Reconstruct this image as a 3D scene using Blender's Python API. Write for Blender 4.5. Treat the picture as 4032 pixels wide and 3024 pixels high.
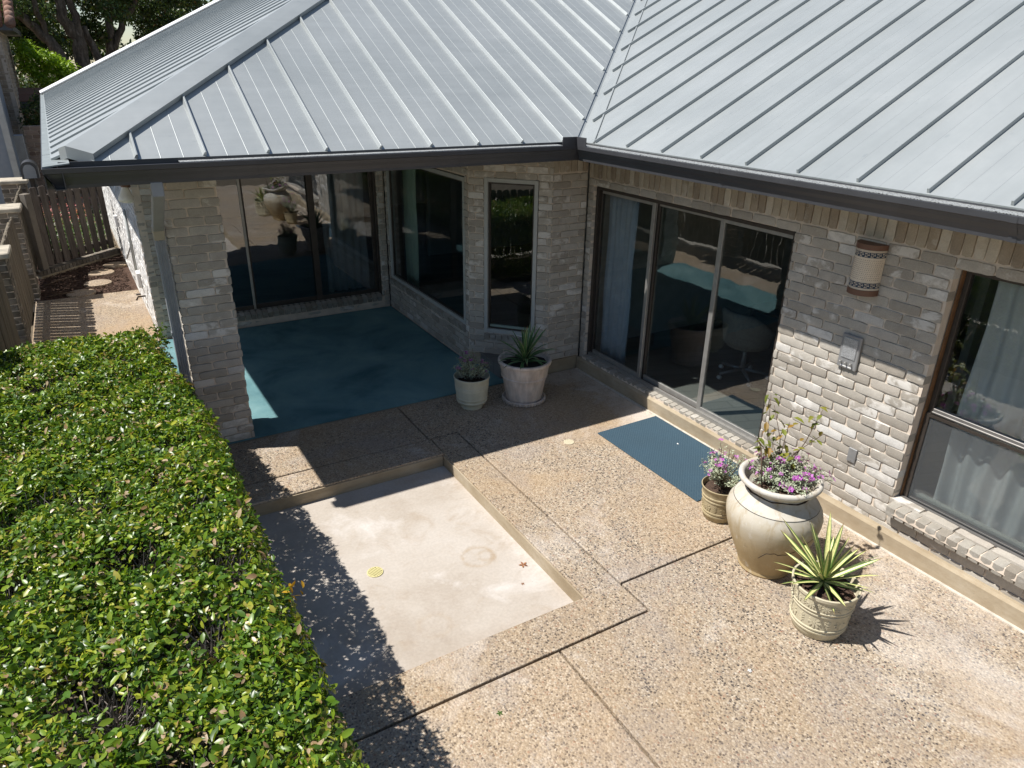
import bpy, bmesh, math, random
import numpy as np
from mathutils import Vector, Matrix
random.seed(7); rng = np.random.default_rng(7)
scene = bpy.context.scene
for o in list(bpy.data.objects): bpy.data.objects.remove(o)
COL = scene.collection

# ------------------------------------------------------------------ camera
CAM = Vector((-4.92217531, -6.68466228, 3.44457486))
yaw, pit, rol = math.radians(30.7764253), math.radians(24.03400572), math.radians(0.94250729)
fwd = Vector((math.sin(yaw)*math.cos(pit), math.cos(yaw)*math.cos(pit), -math.sin(pit)))
rt = Vector((math.cos(yaw), -math.sin(yaw), 0)); up = rt.cross(fwd)
R2 = math.cos(rol)*rt + math.sin(rol)*up; U2 = -math.sin(rol)*rt + math.cos(rol)*up
cd = bpy.data.cameras.new('camera'); cam = bpy.data.objects.new('camera', cd); COL.objects.link(cam)
M = Matrix((R2, U2, -fwd)).transposed().to_4x4(); M.translation = CAM
cam.matrix_world = M
cd.sensor_fit = 'HORIZONTAL'; cd.sensor_width = 36.0; cd.lens = 2775.66/4032*36.0
cd.clip_start = 0.05; cd.clip_end = 2000
scene.camera = cam

# ------------------------------------------------------------------ light
SUN = Vector((-0.575, 0.235, 1.0)).normalized()
elev = math.asin(SUN.z); az = math.atan2(SUN.x, SUN.y)
world = bpy.data.worlds.new('World'); scene.world = world; world.use_nodes = True
wn = world.node_tree; wn.nodes.clear()
wo = wn.nodes.new('ShaderNodeOutputWorld'); wb = wn.nodes.new('ShaderNodeBackground'); ws = wn.nodes.new('ShaderNodeTexSky')
ws.sky_type = 'NISHITA'; ws.sun_disc = False; ws.sun_elevation = elev; ws.sun_rotation = az % (2*math.pi)
ws.air_density = 1.0; ws.dust_density = 0.25; ws.ozone_density = 1.0
wb.inputs[1].default_value = 0.076
wn.links.new(ws.outputs[0], wb.inputs[0]); wn.links.new(wb.outputs[0], wo.inputs[0])
sd = bpy.data.lights.new('sun', 'SUN'); sd.energy = 4.9; sd.angle = math.radians(0.53); sd.color = (1.0, 0.965, 0.915)
so = bpy.data.objects.new('sun', sd); COL.objects.link(so)
so.rotation_euler = SUN.to_track_quat('Z', 'Y').to_euler(); so.location = (0, 0, 30)
scene.view_settings.view_transform = 'Standard'; scene.view_settings.look = 'None'
scene.view_settings.exposure = 0.52; scene.view_settings.gamma = 1.0
scene.view_settings.use_curve_mapping = False

# ------------------------------------------------------------------ object helpers
def link(o, parent=None):
    COL.objects.link(o)
    if parent is not None: o.parent = parent
    return o
def wloc(o):
    v = Vector((0, 0, 0))
    while o is not None:
        v += o.location; o = o.parent
    return v
def tag(o, label=None, cat=None, group=None, kind=None):
    if label: o['label'] = label
    if cat: o['category'] = cat
    if group: o['group'] = group
    if kind: o['kind'] = kind
    return o
def thing(name, loc, label, cat, group=None):
    e = bpy.data.objects.new(name, None); e.empty_display_size = 0.1; link(e); e.location = loc
    return tag(e, label, cat, group)
class MB:
    def __init__(s): s.v = []; s.f = []; s.mi = []; s.cur = 0
    def add(s, vs, fs):
        n = len(s.v); s.v.extend([tuple(p) for p in vs])
        for f in fs: s.f.append(tuple(i+n for i in f)); s.mi.append(s.cur)
        return s
    def box(s, a, b):
        x0, y0, z0 = [min(p, q) for p, q in zip(a, b)]; x1, y1, z1 = [max(p, q) for p, q in zip(a, b)]
        return s.add([(x0,y0,z0),(x1,y0,z0),(x1,y1,z0),(x0,y1,z0),(x0,y0,z1),(x1,y0,z1),(x1,y1,z1),(x0,y1,z1)],
              [(0,3,2,1),(4,5,6,7),(0,1,5,4),(1,2,6,5),(2,3,7,6),(3,0,4,7)])
    def obox(s, c, X, Y, Z):  # oriented: centre and half axis vectors
        c, X, Y, Z = map(Vector, (c, X, Y, Z))
        vs = [c+sx*X+sy*Y+sz*Z for sz in (-1,1) for sx, sy in ((-1,-1),(1,-1),(1,1),(-1,1))]
        return s.add(vs, [(0,3,2,1),(4,5,6,7),(0,1,5,4),(1,2,6,5),(2,3,7,6),(3,0,4,7)])
    def beam(s, p, q, w, h, upv=(0,0,1)):
        p, q = Vector(p), Vector(q); d = (q-p); L = d.length; d.normalize()
        sidev = d.cross(Vector(upv)).normalized(); u = sidev.cross(d)
        return s.obox((p+q)/2, d*L/2, sidev*w/2, u*h/2)
    def prism(s, poly, z0, z1):
        n = len(poly); vs = [(x, y, z0) for x, y in poly]+[(x, y, z1) for x, y in poly]
        fs = [tuple(range(n-1, -1, -1)), tuple(range(n, 2*n))]+[(i, (i+1) % n, n+(i+1) % n, n+i) for i in range(n)]
        return s.add(vs, fs)
    def tube(s, pts, r, n=6, cap=True):
        pts = [Vector(p) for p in pts]; k = len(pts)
        rs = r if isinstance(r, (list, tuple)) else [r]*k
        vs = []; ref = None
        for i in range(k):
            d = (pts[min(i+1, k-1)]-pts[max(i-1, 0)]).normalized()
            if ref is None:
                ref = d.orthogonal().normalized()
            ref = (ref-d*ref.dot(d)).normalized(); b = d.cross(ref)
            for j in range(n):
                a = 2*math.pi*j/n; vs.append(pts[i]+(ref*math.cos(a)+b*math.sin(a))*rs[i])
        fs = [(i*n+j, i*n+(j+1) % n, (i+1)*n+(j+1) % n, (i+1)*n+j) for i in range(k-1) for j in range(n)]
        if cap: fs += [tuple(range(n-1, -1, -1)), tuple(range((k-1)*n, k*n))]
        return s.add(vs, fs)
    def lathe(s, prof, n=40, c=(0, 0, 0), wob=0.0):
        vs = []; ph = random.random()*6
        for r, z in prof:
            for j in range(n):
                a = 2*math.pi*j/n; rr = r*(1+wob*math.sin(2*a+ph)+wob*.6*math.sin(3*a+z*5))
                vs.append((c[0]+rr*math.cos(a), c[1]+rr*math.sin(a), c[2]+z))
        k = len(prof)
        fs = [(i*n+j, i*n+(j+1) % n, (i+1)*n+(j+1) % n, (i+1)*n+j) for i in range(k-1) for j in range(n)]
        if prof[0][0] > 1e-4: fs.append(tuple(range(n-1, -1, -1)))
        if prof[-1][0] > 1e-4: fs.append(tuple(range((k-1)*n, k*n)))
        return s.add(vs, fs)
    def extrude(s, prof, p, q, axu, axv, close=True):
        # profile (a,b) in axes axu,axv swept from p to q
        p, q, axu, axv = map(Vector, (p, q, axu, axv)); n = len(prof)
        vs = [p+axu*a+axv*b for a, b in prof]+[q+axu*a+axv*b for a, b in prof]
        rngm = range(n) if close else range(n-1)
        fs = [(i, (i+1) % n, n+(i+1) % n, n+i) for i in rngm]
        if close: fs += [tuple(range(n-1, -1, -1)), tuple(range(n, 2*n))]
        return s.add(vs, fs)
def make(name, mb, mat, parent=None, smooth=False, local=False, fixn=True, auto=None, bevel=0):
    me = bpy.data.meshes.new(name)
    vs = np.array(mb.v, dtype=np.float64)
    if parent is not None and not local: vs = vs-np.array(wloc(parent))
    me.from_pydata(vs.tolist(), [], mb.f)
    mats = mat if isinstance(mat, (list, tuple)) else [mat]
    for m in mats: me.materials.append(m)
    if len(mats) > 1: me.polygons.foreach_set('material_index', mb.mi)
    if fixn or bevel:
        bm = bmesh.new(); bm.from_mesh(me)
        if fixn: bmesh.ops.recalc_face_normals(bm, faces=bm.faces)
        if bevel: bmesh.ops.bevel(bm, geom=bm.edges[:], offset=bevel, segments=1, affect='EDGES', profile=.5)
        bm.to_mesh(me); bm.free()
    if smooth or auto:
        me.polygons.foreach_set('use_smooth', [True]*len(me.polygons))
        if auto: me.set_sharp_from_angle(angle=math.radians(auto))
    me.update()
    return link(bpy.data.objects.new(name, me), parent)
def npmesh(name, verts, faces_flat, fsize, mat, parent=None, smooth=True, attr=None):
    me = bpy.data.meshes.new(name); nv = len(verts); nf = len(faces_flat)//fsize
    me.vertices.add(nv); me.vertices.foreach_set('co', np.asarray(verts, dtype=np.float32).ravel())
    me.loops.add(len(faces_flat)); me.loops.foreach_set('vertex_index', np.asarray(faces_flat, dtype=np.int32))
    me.polygons.add(nf); me.polygons.foreach_set('loop_start', np.arange(0, nf*fsize, fsize, dtype=np.int32))
    me.update(calc_edges=True)
    if smooth: me.polygons.foreach_set('use_smooth', np.ones(nf, dtype=bool))
    me.materials.append(mat); me.validate()
    return link(bpy.data.objects.new(name, me), parent)

# ------------------------------------------------------------------ material helpers
class NT:
    def __init__(s, name):
        s.m = bpy.data.materials.new(name); s.m.use_nodes = True; s.t = s.m.node_tree; s.t.nodes.clear()
        s.out = s.n('OutputMaterial')
    def n(s, typ, **kw):
        nd = s.t.nodes.new('ShaderNode'+typ)
        for k, v in kw.items(): setattr(nd, k, v)
        return nd
    def l(s, a, b): s.t.links.new(a, b)
    def val(s, inp, v):
        if hasattr(v, 'is_linked') or isinstance(v, bpy.types.NodeSocket): s.l(v, inp)
        elif isinstance(v, (tuple, list)) and len(v) == 3 and inp.type == 'RGBA': inp.default_value = (*v, 1)
        else: inp.default_value = v
    def pos(s): return s.n('NewGeometry').outputs['Position']
    def obj(s): return s.n('TexCoord').outputs['Object']
    def map(s, vec, scale=(1,1,1), loc=(0,0,0), rot=(0,0,0)):
        m = s.n('Mapping'); s.l(vec, m.inputs[0]); m.inputs['Scale'].default_value = scale
        m.inputs['Location'].default_value = loc; m.inputs['Rotation'].default_value = rot; return m.outputs[0]
    def noise(s, vec, scale, det=4, rough=.55, dist=0):
        t = s.n('TexNoise'); s.l(vec, t.inputs['Vector']); t.inputs['Scale'].default_value = scale
        t.inputs['Detail'].default_value = det; t.inputs['Roughness'].default_value = rough; t.inputs['Distortion'].default_value = dist
        return t.outputs['Fac']
    def vor(s, vec, scale, feature='F1'):
        t = s.n('TexVoronoi', feature=feature); s.l(vec, t.inputs['Vector']); t.inputs['Scale'].default_value = scale
        return t
    def ramp(s, fac, stops, interp='LINEAR'):
        r = s.n('ValToRGB'); s.l(fac, r.inputs[0]); r.color_ramp.interpolation = interp; e = r.color_ramp.elements
        while len(e) < len(stops): e.new(0.5)
        for i, (p, c) in enumerate(stops):
            e[i].position = p; c = (c, c, c) if not isinstance(c, (tuple, list)) else c; e[i].color = (*c, 1)
        return r.outputs[0]
    def mix(s, fac, a, b, blend='MIX'):
        m = s.n('Mix', data_type='RGBA', blend_type=blend); s.val(m.inputs[0], fac); s.val(m.inputs[6], a); s.val(m.inputs[7], b)
        return m.outputs[2]
    def math(s, op, a, b=0.0, clamp=False):
        m = s.n('Math', operation=op, use_clamp=clamp); s.val(m.inputs[0], a); s.val(m.inputs[1], b); return m.outputs[0]
    def sep(s, v):
        x = s.n('SeparateXYZ'); s.l(v, x.inputs[0]); return x.outputs
    def rnd(s):
        return s.math('FRACT', s.math('ADD', s.n('ObjectInfo').outputs['Random'], s.n('NewGeometry').outputs['Random Per Island']))
    def bump(s, h, strength=.3, dist=.005):
        b = s.n('Bump'); s.l(h, b.inputs['Height']); b.inputs['Strength'].default_value = strength; b.inputs['Distance'].default_value = dist
        return b.outputs[0]
    def pbr(s, col, rough=.6, metal=0.0, spec=.5, normal=None, emit=None):
        p = s.n('BsdfPrincipled'); s.val(p.inputs['Base Color'], col); s.val(p.inputs['Roughness'], rough); s.val(p.inputs['Metallic'], metal)
        s.val(p.inputs['Specular IOR Level'], spec)
        if normal is not None: s.l(normal, p.inputs['Normal'])
        s.l(p.outputs[0], s.out.inputs[0]); return p
def simple(name, col, rough=.6, metal=0, spec=.5, var=.12, scale=8, bump=0, bscale=60, bdist=.002):
    t = NT(name); p = t.pos(); n = t.noise(p, scale, 5)
    k = t.ramp(n, [(.25, 1-var), (.75, 1+var)])
    c = t.mix(1.0, col, k, 'MULTIPLY')
    nm = t.bump(t.noise(p, bscale, 3), bump, bdist) if bump else None
    t.pbr(c, rough, metal, spec, nm); return t.m

def mat_aggregate(name, tint=(1,1,1), dark=1.0):
    t = NT(name); p = t.pos()
    pw = t.n('VectorMath', operation='ADD'); t.l(p, pw.inputs[0])
    nz = t.n('TexNoise'); t.l(p, nz.inputs['Vector']); nz.inputs['Scale'].default_value = 40
    sc = t.n('VectorMath', operation='SCALE'); t.l(nz.outputs['Color'], sc.inputs[0]); sc.inputs['Scale'].default_value = .012
    t.l(sc.outputs[0], pw.inputs[1])
    v = t.vor(pw.outputs[0], 66); v2 = t.vor(pw.outputs[0], 115)
    r1 = t.sep(v.outputs['Color'])[0]
    peb = t.ramp(r1, [(0, (.055,.05,.055)), (.17, (.10,.092,.095)), (.19, (.42,.33,.25)), (.36, (.48,.40,.31)), (.52, (.30,.26,.225)), (.62, (.60,.52,.42)), (.82, (.70,.635,.545)), (.86, (.36,.20,.14)), (.91, (.20,.185,.18)), (1, (.74,.69,.62))])
    r2 = t.sep(v2.outputs['Color'])[1]
    fine = t.ramp(r2, [(0, (.16,.14,.125)), (.2, (.36,.30,.235)), (.7, (.49,.415,.325)), (1, (.62,.555,.46))])
    m1 = t.ramp(v.outputs['Distance'], [(.44, 0), (.58, 1)])
    c = t.mix(m1, peb, fine)
    # broad stains, dirt and lime bloom
    s1 = t.noise(p, .9, 5, .6); c = t.mix(t.ramp(s1, [(.35, 0), (.7, .45)]), c, t.mix(1.0, c, (.72,.66,.60), 'MULTIPLY'))
    s2 = t.noise(t.map(p, loc=(3, 7, 0)), .55, 6, .65, .6); c = t.mix(t.ramp(s2, [(.42, 0), (.60, .50)]), c, (.50,.365,.225)); c = t.mix(t.ramp(t.noise(t.map(p, loc=(21, 4, 0)), 1.4, 5, .65, .5), [(.48, 0), (.66, .40)]), c, (.36,.325,.315))
    s3 = t.noise(t.map(p, loc=(11, 2, 0)), .75, 7, .7, .4)
    x = t.sep(p)
    near = t.ramp(t.math('MULTIPLY', t.math('SUBTRACT', 0.0, x[0]), .5), [(0.02, .12), (.75, 0)])  # lime near the house footing
    lime = t.ramp(t.math('ADD', s3, near), [(.56, 0), (.72, .55)])
    c = t.mix(lime, c, (.82,.79,.78))
    oi = t.n('ObjectInfo').outputs['Random']; c = t.mix(1.0, c, t.ramp(oi, [(0, (.75,.715,.655)), (1, (.815,.775,.715))]), 'MULTIPLY'); c = t.mix(1.0, c, tuple(dark*q for q in tint), 'MULTIPLY')
    h = t.math('SUBTRACT', 1.0, v.outputs['Distance'])
    rough = t.ramp(s1, [(.3, .55), (.7, .8)])
    t.pbr(c, rough, 0, .4, t.bump(h, .6, .006)); return t.m
def mat_brick(name, ramp, lime=.5, limecol=(.60,.575,.53)):
    t = NT(name); p = t.pos(); r = t.rnd()
    c = t.ramp(r, ramp)
    n1 = t.noise(p, 14, 4, .5); n2 = t.noise(p, 110, 3, .6)
    c = t.mix(1.0, c, t.ramp(n1, [(.2, .88), (.8, 1.12)]), 'MULTIPLY')
    c = t.mix(1.0, c, t.ramp(n2, [(.3, .86), (.75, 1.10)]), 'MULTIPLY')
    r2 = t.math('FRACT', t.math('MULTIPLY', r, 17.31))
    n3 = t.noise(t.map(p, scale=(1, 1, 1.5)), 7.5, 5, .62, .4)
    th = t.math('ADD', n3, t.math('MULTIPLY', t.math('SUBTRACT', r2, .62), .42))
    c = t.mix(t.math('MULTIPLY', t.ramp(th, [(.585, 0), (.70, 1)]), lime), c, limecol)
    h = t.math('ADD', t.math('MULTIPLY', n1, .6), t.math('MULTIPLY', n2, .5))
    t.pbr(c, .88, 0, .25, t.bump(h, .55, .006)); return t.m
def mat_glass(name, tint=(.50,.54,.53), boost=1.0):
    t = NT(name); g = t.n('NewGeometry'); p = g.outputs['Position']
    nm = t.bump(t.noise(p, 3.2, 2, .4), 1.0, .0011)
    d = t.n('VectorMath', operation='DOT_PRODUCT'); t.l(g.outputs['Normal'], d.inputs[0]); t.l(g.outputs['Incoming'], d.inputs[1])
    f = t.math('POWER', t.math('SUBTRACT', 1.0, t.math('ABSOLUTE', d.outputs['Value'])), 5.0)
    f = t.math('ADD', t.math('MULTIPLY', f, .90), .062*boost, True)
    gl = t.n('BsdfGlossy'); gl.inputs['Roughness'].default_value = 0.0; gl.inputs['Color'].default_value = (.95,.97,1,1); t.l(nm, gl.inputs['Normal'])
    tr = t.n('BsdfTransparent'); tr.inputs[0].default_value = (*tint, 1)
    mx = t.n('MixShader'); t.l(f, mx.inputs[0]); t.l(tr.outputs[0], mx.inputs[1]); t.l(gl.outputs[0], mx.inputs[2])
    t.l(mx.outputs[0], t.out.inputs[0]); return t.m
def mat_leaf(name, ramp, rough=.32, transl=.25, spec=.5, patch=0.0):
    t = NT(name); r = t.rnd()
    if patch: r = t.math('ADD', r, t.math('MULTIPLY', t.math('SUBTRACT', t.noise(t.pos(), 2.6, 4, .6), .5), patch), True)
    c = t.ramp(r, ramp)
    c = t.mix(1.0, c, t.ramp(t.noise(t.pos(), 5, 3), [(.3, .8), (.7, 1.2)]), 'MULTIPLY')
    p = t.pbr(c, rough, 0, spec)
    tl = t.n('BsdfTranslucent'); t.l(t.mix(1.0, c, (1.15, 1.2, .6), 'MULTIPLY'), tl.inputs[0])
    mx = t.n('MixShader'); mx.inputs[0].default_value = transl; t.l(p.outputs[0], mx.inputs[1]); t.l(tl.outputs[0], mx.inputs[2])
    t.l(mx.outputs[0], t.out.inputs[0]); return t.m
def mat_yucca(name, centre, edge, t0=.35, t1=.6):
    t = NT(name); a = t.n('Attribute', attribute_name='across')
    w = t.math('ABSOLUTE', a.outputs['Fac'])
    nz = t.noise(t.map(t.obj(), scale=(1, 1, 1)), 30, 2)
    r = t.n('ObjectInfo').outputs['Random']
    w = t.math('ADD', w, t.math('MULTIPLY', t.math('SUBTRACT', r, .5), .3))
    c = t.mix(t.ramp(w, [(t0, 0), (t1, 1)]), centre, edge)
    c = t.mix(1.0, c, t.ramp(nz, [(.3, .85), (.7, 1.15)]), 'MULTIPLY')
    al = t.n('Attribute', attribute_name='along'); c = t.mix(t.ramp(t.math('ADD', al.outputs['Fac'], t.math('MULTIPLY', r, .08)), [(.93, 0), (1.0, .9)]), c, (.20,.13,.06))
    t.pbr(c, .42, 0, .4); return t.m

BR = [(0, (.33,.295,.248)), (.25, (.365,.33,.28)), (.5, (.41,.375,.323)), (.75, (.455,.42,.365)), (.92, (.395,.352,.30)), (1, (.62,.60,.56))]
M_BRICK = mat_brick('grey_brick', BR, .62, (.74,.71,.66))
M_BRICKW = mat_brick('limewashed_brick', [(0, (.46,.44,.41)), (.5, (.58,.565,.54)), (1, (.68,.67,.65))], .8, (.80,.79,.76))
M_SOLD = mat_brick('bounce_tinted_brick', [(0, (.26,.215,.165)), (.35, (.34,.285,.22)), (.7, (.40,.35,.275)), (1, (.52,.47,.39))], .30)  # browner copy for under-eave courses: warm bounce light put into the colour
M_MORTAR = simple('mortar', (.60,.51,.415), .95, var=.14, scale=9, bump=.6, bscale=130)
M_FOOT = NT('footing_concrete')
def _foot():
    t = M_FOOT; p = t.pos(); n = t.noise(p, 2.2, 6, .6); z = t.sep(p)[2]
    c = t.ramp(n, [(.3, (.27,.21,.135)), (.55, (.37,.305,.215)), (.75, (.44,.38,.29))])
    c = t.mix(t.ramp(t.noise(t.map(p, scale=(1, 3, 9)), 3, 6, .65), [(.45, 0), (.7, .5)]), c, (.27,.205,.13))
    t.pbr(c, .9, 0, .2, t.bump(t.noise(p, 60, 4), .4, .004)); return t.m
M_FOOT = _foot()
M_AGG = mat_aggregate('exposed_aggregate')
M_AGG2 = mat_aggregate('exposed_aggregate_walk', (1.0, .97, .93))
def _pit():
    t = NT('pit_concrete'); p = t.pos()
    n = t.noise(p, 1.1, 7, .65, .4); c = t.ramp(n, [(.3, (.34,.285,.23)), (.5, (.425,.375,.32)), (.7, (.48,.435,.385))])
    n2 = t.noise(t.map(p, loc=(4, 1, 0)), 2.6, 7, .7, .8); c = t.mix(t.ramp(n2, [(.53, 0), (.70, .55)]), c, (.34,.27,.20))
    n4 = t.noise(t.map(p, loc=(9, 5, 0)), 1.7, 5, .6, .5); c = t.mix(t.ramp(n4, [(.56, 0), (.68, .5)]), c, (.62,.59,.56))
    # ring-shaped rust mark where a pot once stood, and a second faint one
    for cx, cy, r0, kk in ((-2.78, -2.60, .125, .6), (-2.72, -2.62, .06, .4), (-2.62, -2.02, .14, .18), (-3.40, -3.13, .11, .25)):
        d = t.n('VectorMath', operation='DISTANCE'); t.l(p, d.inputs[0]); d.inputs[1].default_value = (cx, cy, -.13)
        w = t.math('ADD', d.outputs['Value'], t.math('MULTIPLY', t.math('SUBTRACT', t.noise(p, 9, 4), .5), .05))
        ring = t.ramp(t.math('ABSOLUTE', t.math('SUBTRACT', w, r0)), [(0.0, kk), (.035, 0)])
        ring = t.math('MULTIPLY', ring, t.ramp(t.noise(p, 14, 4), [(.35, .1), (.6, 1)]))
        c = t.mix(ring, c, (.33,.245,.155))
    v = t.noise(p, 45, 3); c = t.mix(1.0, c, t.ramp(v, [(.3, .93), (.7, 1.05)]), 'MULTIPLY')
    sp = t.vor(p, 9); c = t.mix(t.ramp(sp.outputs['Distance'], [(.012, .8), (.03, 0)]), c, (.12,.10,.09))
    t.pbr(c, .8, 0, .3, t.bump(t.noise(p, 50, 4), .25, .003)); return t.m
M_PIT = _pit()
def _carpet():
    t = NT('teal_carpet'); p = t.pos()
    n = t.noise(p, 1.1, 5, .62, .5); c = t.ramp(n, [(.34, (.075,.165,.19)), (.5, (.135,.26,.28)), (.72, (.205,.345,.355))])
    f = t.noise(p, 260, 2); c = t.mix(1.0, c, t.ramp(f, [(.3, .72), (.7, 1.25)]), 'MULTIPLY')
    c = t.mix(t.ramp(t.noise(t.map(p, loc=(2, 8, 0)), 2.3, 6, .7), [(.5, 0), (.75, .35)]), c, (.16,.27,.26))
    t.pbr(c, 1.0, 0, .1, t.bump(f, .8, .006)); return t.m
M_CARPET = _carpet()
def _mat():
    t = NT('blue_mat'); p = t.pos()
    b = t.n('TexBrick'); t.l(t.map(p, scale=(1, 1, 1)), b.inputs['Vector']); b.inputs['Scale'].default_value = 16
    b.inputs['Color1'].default_value = (.014,.036,.062,1); b.inputs['Color2'].default_value = (.019,.046,.076,1); b.inputs['Mortar'].default_value = (.062,.10,.125,1)
    b.inputs['Mortar Size'].default_value = .09
    n = t.noise(p, 3, 5, .7); c = t.mix(t.ramp(n, [(.4, 0), (.75, .35)]), b.outputs['Color'], (.06,.11,.15))
    c = t.mix(t.ramp(t.noise(p, 180, 2), [(.35, 0), (.7, .4)]), c, (.008,.03,.06))
    t.pbr(c, .95, 0, .15, t.bump(t.noise(p, 220, 2), .8, .004)); return t.m
M_MAT = _mat()
def _roof(name, k=1.0):
    t = NT(name); p = t.pos()
    n = t.noise(p, .8, 6, .65, .3); c = t.ramp(n, [(.3, (.305*k,.327*k,.325*k)), (.55, (.347*k,.367*k,.363*k)), (.75, (.39*k,.407*k,.40*k))])
    st = t.noise(t.map(p, scale=(.5, 5, .5)), 2.2, 4, .6); c = t.mix(1.0, c, t.ramp(st, [(.3, .96), (.7, 1.04)]), 'MULTIPLY')
    v = t.vor(t.map(p, scale=(1, 1.9, 1)), 2.2); sp = t.math('ADD', v.outputs['Distance'], t.math('MULTIPLY', t.noise(p, 12, 4), .05))
    c = t.mix(t.ramp(sp, [(.065, .28), (.085, 0)]), c, (.20*k,.228*k,.242*k))
    v2 = t.vor(t.map(p, scale=(1, 1.5, 1)), 6.5); c = t.mix(t.ramp(v2.outputs['Distance'], [(.07, .16), (.11, 0)]), c, (.19*k,.22*k,.233*k))
    t.pbr(c, .43, .30, .4, t.bump(t.noise(t.map(p, scale=(1.6, 1.6, 1)), 1.5, 3), .4, .016)); return t.m
M_ROOF = _roof('galvalume_roof')
M_GUT = simple('gutter_bronze', (.047,.048,.053), .42, 0, .5, var=.15, scale=5)
M_GUARD = NT('gutter_guard')
def _guard():
    t = M_GUARD; p = t.pos()
    v = t.vor(p, 95); c = t.mix(t.ramp(v.outputs['Distance'], [(.28, 1), (.42, 0)]), (.40,.41,.40), (.035,.035,.035))
    t.pbr(c, .5, .3, .5, t.bump(v.outputs['Distance'], .5, .003)); return t.m
M_GUARD = _guard()
M_GUARDP = simple('guard_panel', (.22,.245,.245), .6, .1, .4, var=.2, scale=14, bump=.3, bscale=40)
M_DARK = simple('dark_hollow', (.012,.012,.013), .8)
M_DSP = simple('downspout_paint', (.25,.262,.28), .45, 0, .5, var=.12, scale=7)
M_DSPT = simple('downspout_tan', (.33,.29,.22), .5, 0, .5)
M_SOFFIT = simple('soffit_paint', (.30,.27,.22), .7)
M_ALU = simple('aluminium', (.34,.33,.31), .38, .55, .5, var=.15, scale=15)
M_ALUD = simple('bronze_aluminium', (.055,.045,.038), .42, .3, .5, var=.2, scale=10)
M_ALUP = simple('pale_trim', (.40,.41,.39), .5, 0, .5, var=.08)
M_ALUG = simple('grey_aluminium', (.17,.16,.15), .45, .3, .5, var=.15, scale=15)
M_WOODTRIM = simple('brown_wood_trim', (.15,.075,.032), .55, 0, .4, var=.3, scale=12)
M_GLASS = mat_glass('window_glass', (.84,.87,.86), 1.3)
M_GLASS2 = mat_glass('reflective_glass', (.70,.73,.73), 2.4)
M_PLASTER = simple('plaster', (.36,.375,.35), .9)
M_WHITE = simple('white_paint', (.78,.77,.75), .5, var=.06)
M_SOIL = simple('potting_soil', (.075,.045,.030), 1.0, var=.45, scale=60, bump=1.0, bscale=70, bdist=.02)
M_CURT = simple('sheer_curtain', (.62,.63,.65), .9, var=.06, scale=6)
M_CURTB = simple('blue_curtain', (.38,.45,.55), .9, var=.1)
M_CURTG = simple('green_curtain', (.55,.68,.56), .9, var=.1)
M_STEM = simple('brown_stem', (.10,.065,.04), .8, var=.3, scale=30)
M_GRAYWOOD = simple('grey_twig', (.20,.17,.15), .9, var=.3, scale=30)
def _wood(name, c0, c1, sc=(1, 1, 14)):
    t = NT(name); p = t.pos(); n = t.noise(t.map(p, scale=sc), 5, 5, .6, .5)
    r = t.rnd(); c = t.ramp(n, [(.3, c0), (.7, c1)])
    c = t.mix(1.0, c, t.ramp(r, [(0, .75), (1, 1.2)]), 'MULTIPLY')
    t.pbr(c, .85, 0, .25, t.bump(n, .4, .004)); return t.m
M_FENCE = _wood('weathered_wood', (.070,.057,.048), (.155,.130,.110), (9, 9, .8))
M_FENCE2 = _wood('grey_weathered_wood', (.10,.082,.06), (.20,.17,.125), (9, 9, .8))
def _plank():
    t = NT('grey_floor'); p = t.pos(); b = t.n('TexBrick'); t.l(t.map(p, rot=(0, 0, .3)), b.inputs['Vector'])
    b.inputs['Scale'].default_value = 1.0; b.inputs['Brick Width'].default_value = 1.2; b.inputs['Row Height'].default_value = .16; b.inputs['Mortar Size'].default_value = .003
    b.inputs['Color1'].default_value = (.13,.125,.118,1); b.inputs['Color2'].default_value = (.20,.195,.185,1); b.inputs['Mortar'].default_value = (.05,.05,.05,1)
    t.pbr(b.outputs['Color'], .5, 0, .4); return t.m
M_PLANK = _plank()
M_MULCH = simple('mulch', (.085,.048,.032), 1.0, var=.5, scale=35, bump=1.0, bscale=45, bdist=.03)
M_EARTH = simple('earth', (.11,.085,.055), 1.0, var=.35, scale=6, bump=.6, bscale=20, bdist=.03)
M_CAPSTONE = simple('cap_stone', (.42,.37,.29), .9, var=.3, scale=10, bump=.6, bscale=40, bdist=.006)
# ------------------------------------------------------------------ setting: ground and paving
def struct(name, mb, mat, parent=None, **kw):
    o = make(name, mb, mat, parent, **kw)
    if parent is None: o['kind'] = 'structure'
    return o
m = MB(); m.add([(-300,-300,-.36), (300,-300,-.36), (300,300,-.36), (-300,300,-.36)], [(0,1,2,3)]); struct('ground', m, M_EARTH, fixn=False)
G = .0085
def inset(poly, g=G):
    n = len(poly); out = []
    for i in range(n):
        p0, p1, p2 = (Vector(poly[(i+k) % n]).to_2d() for k in (-1, 0, 1))
        d1 = (p1-p0).normalized(); d2 = (p2-p1).normalized()
        n1 = Vector((-d1.y, d1.x)); n2 = Vector((-d2.y, d2.x))
        k = 1+n1.dot(n2); out.append(tuple(p1+(n1+n2)*(g/k)))
    return out
patio = bpy.data.objects.new('patio', None); link(patio); patio['kind'] = 'structure'
XJ1, XJ2, XJ3, YJA, YPIT, YJB, YPN, YJC = -2.41, -2.09, -2.85, -.83, -1.18, -3.54, -3.52, -3.86
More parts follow.
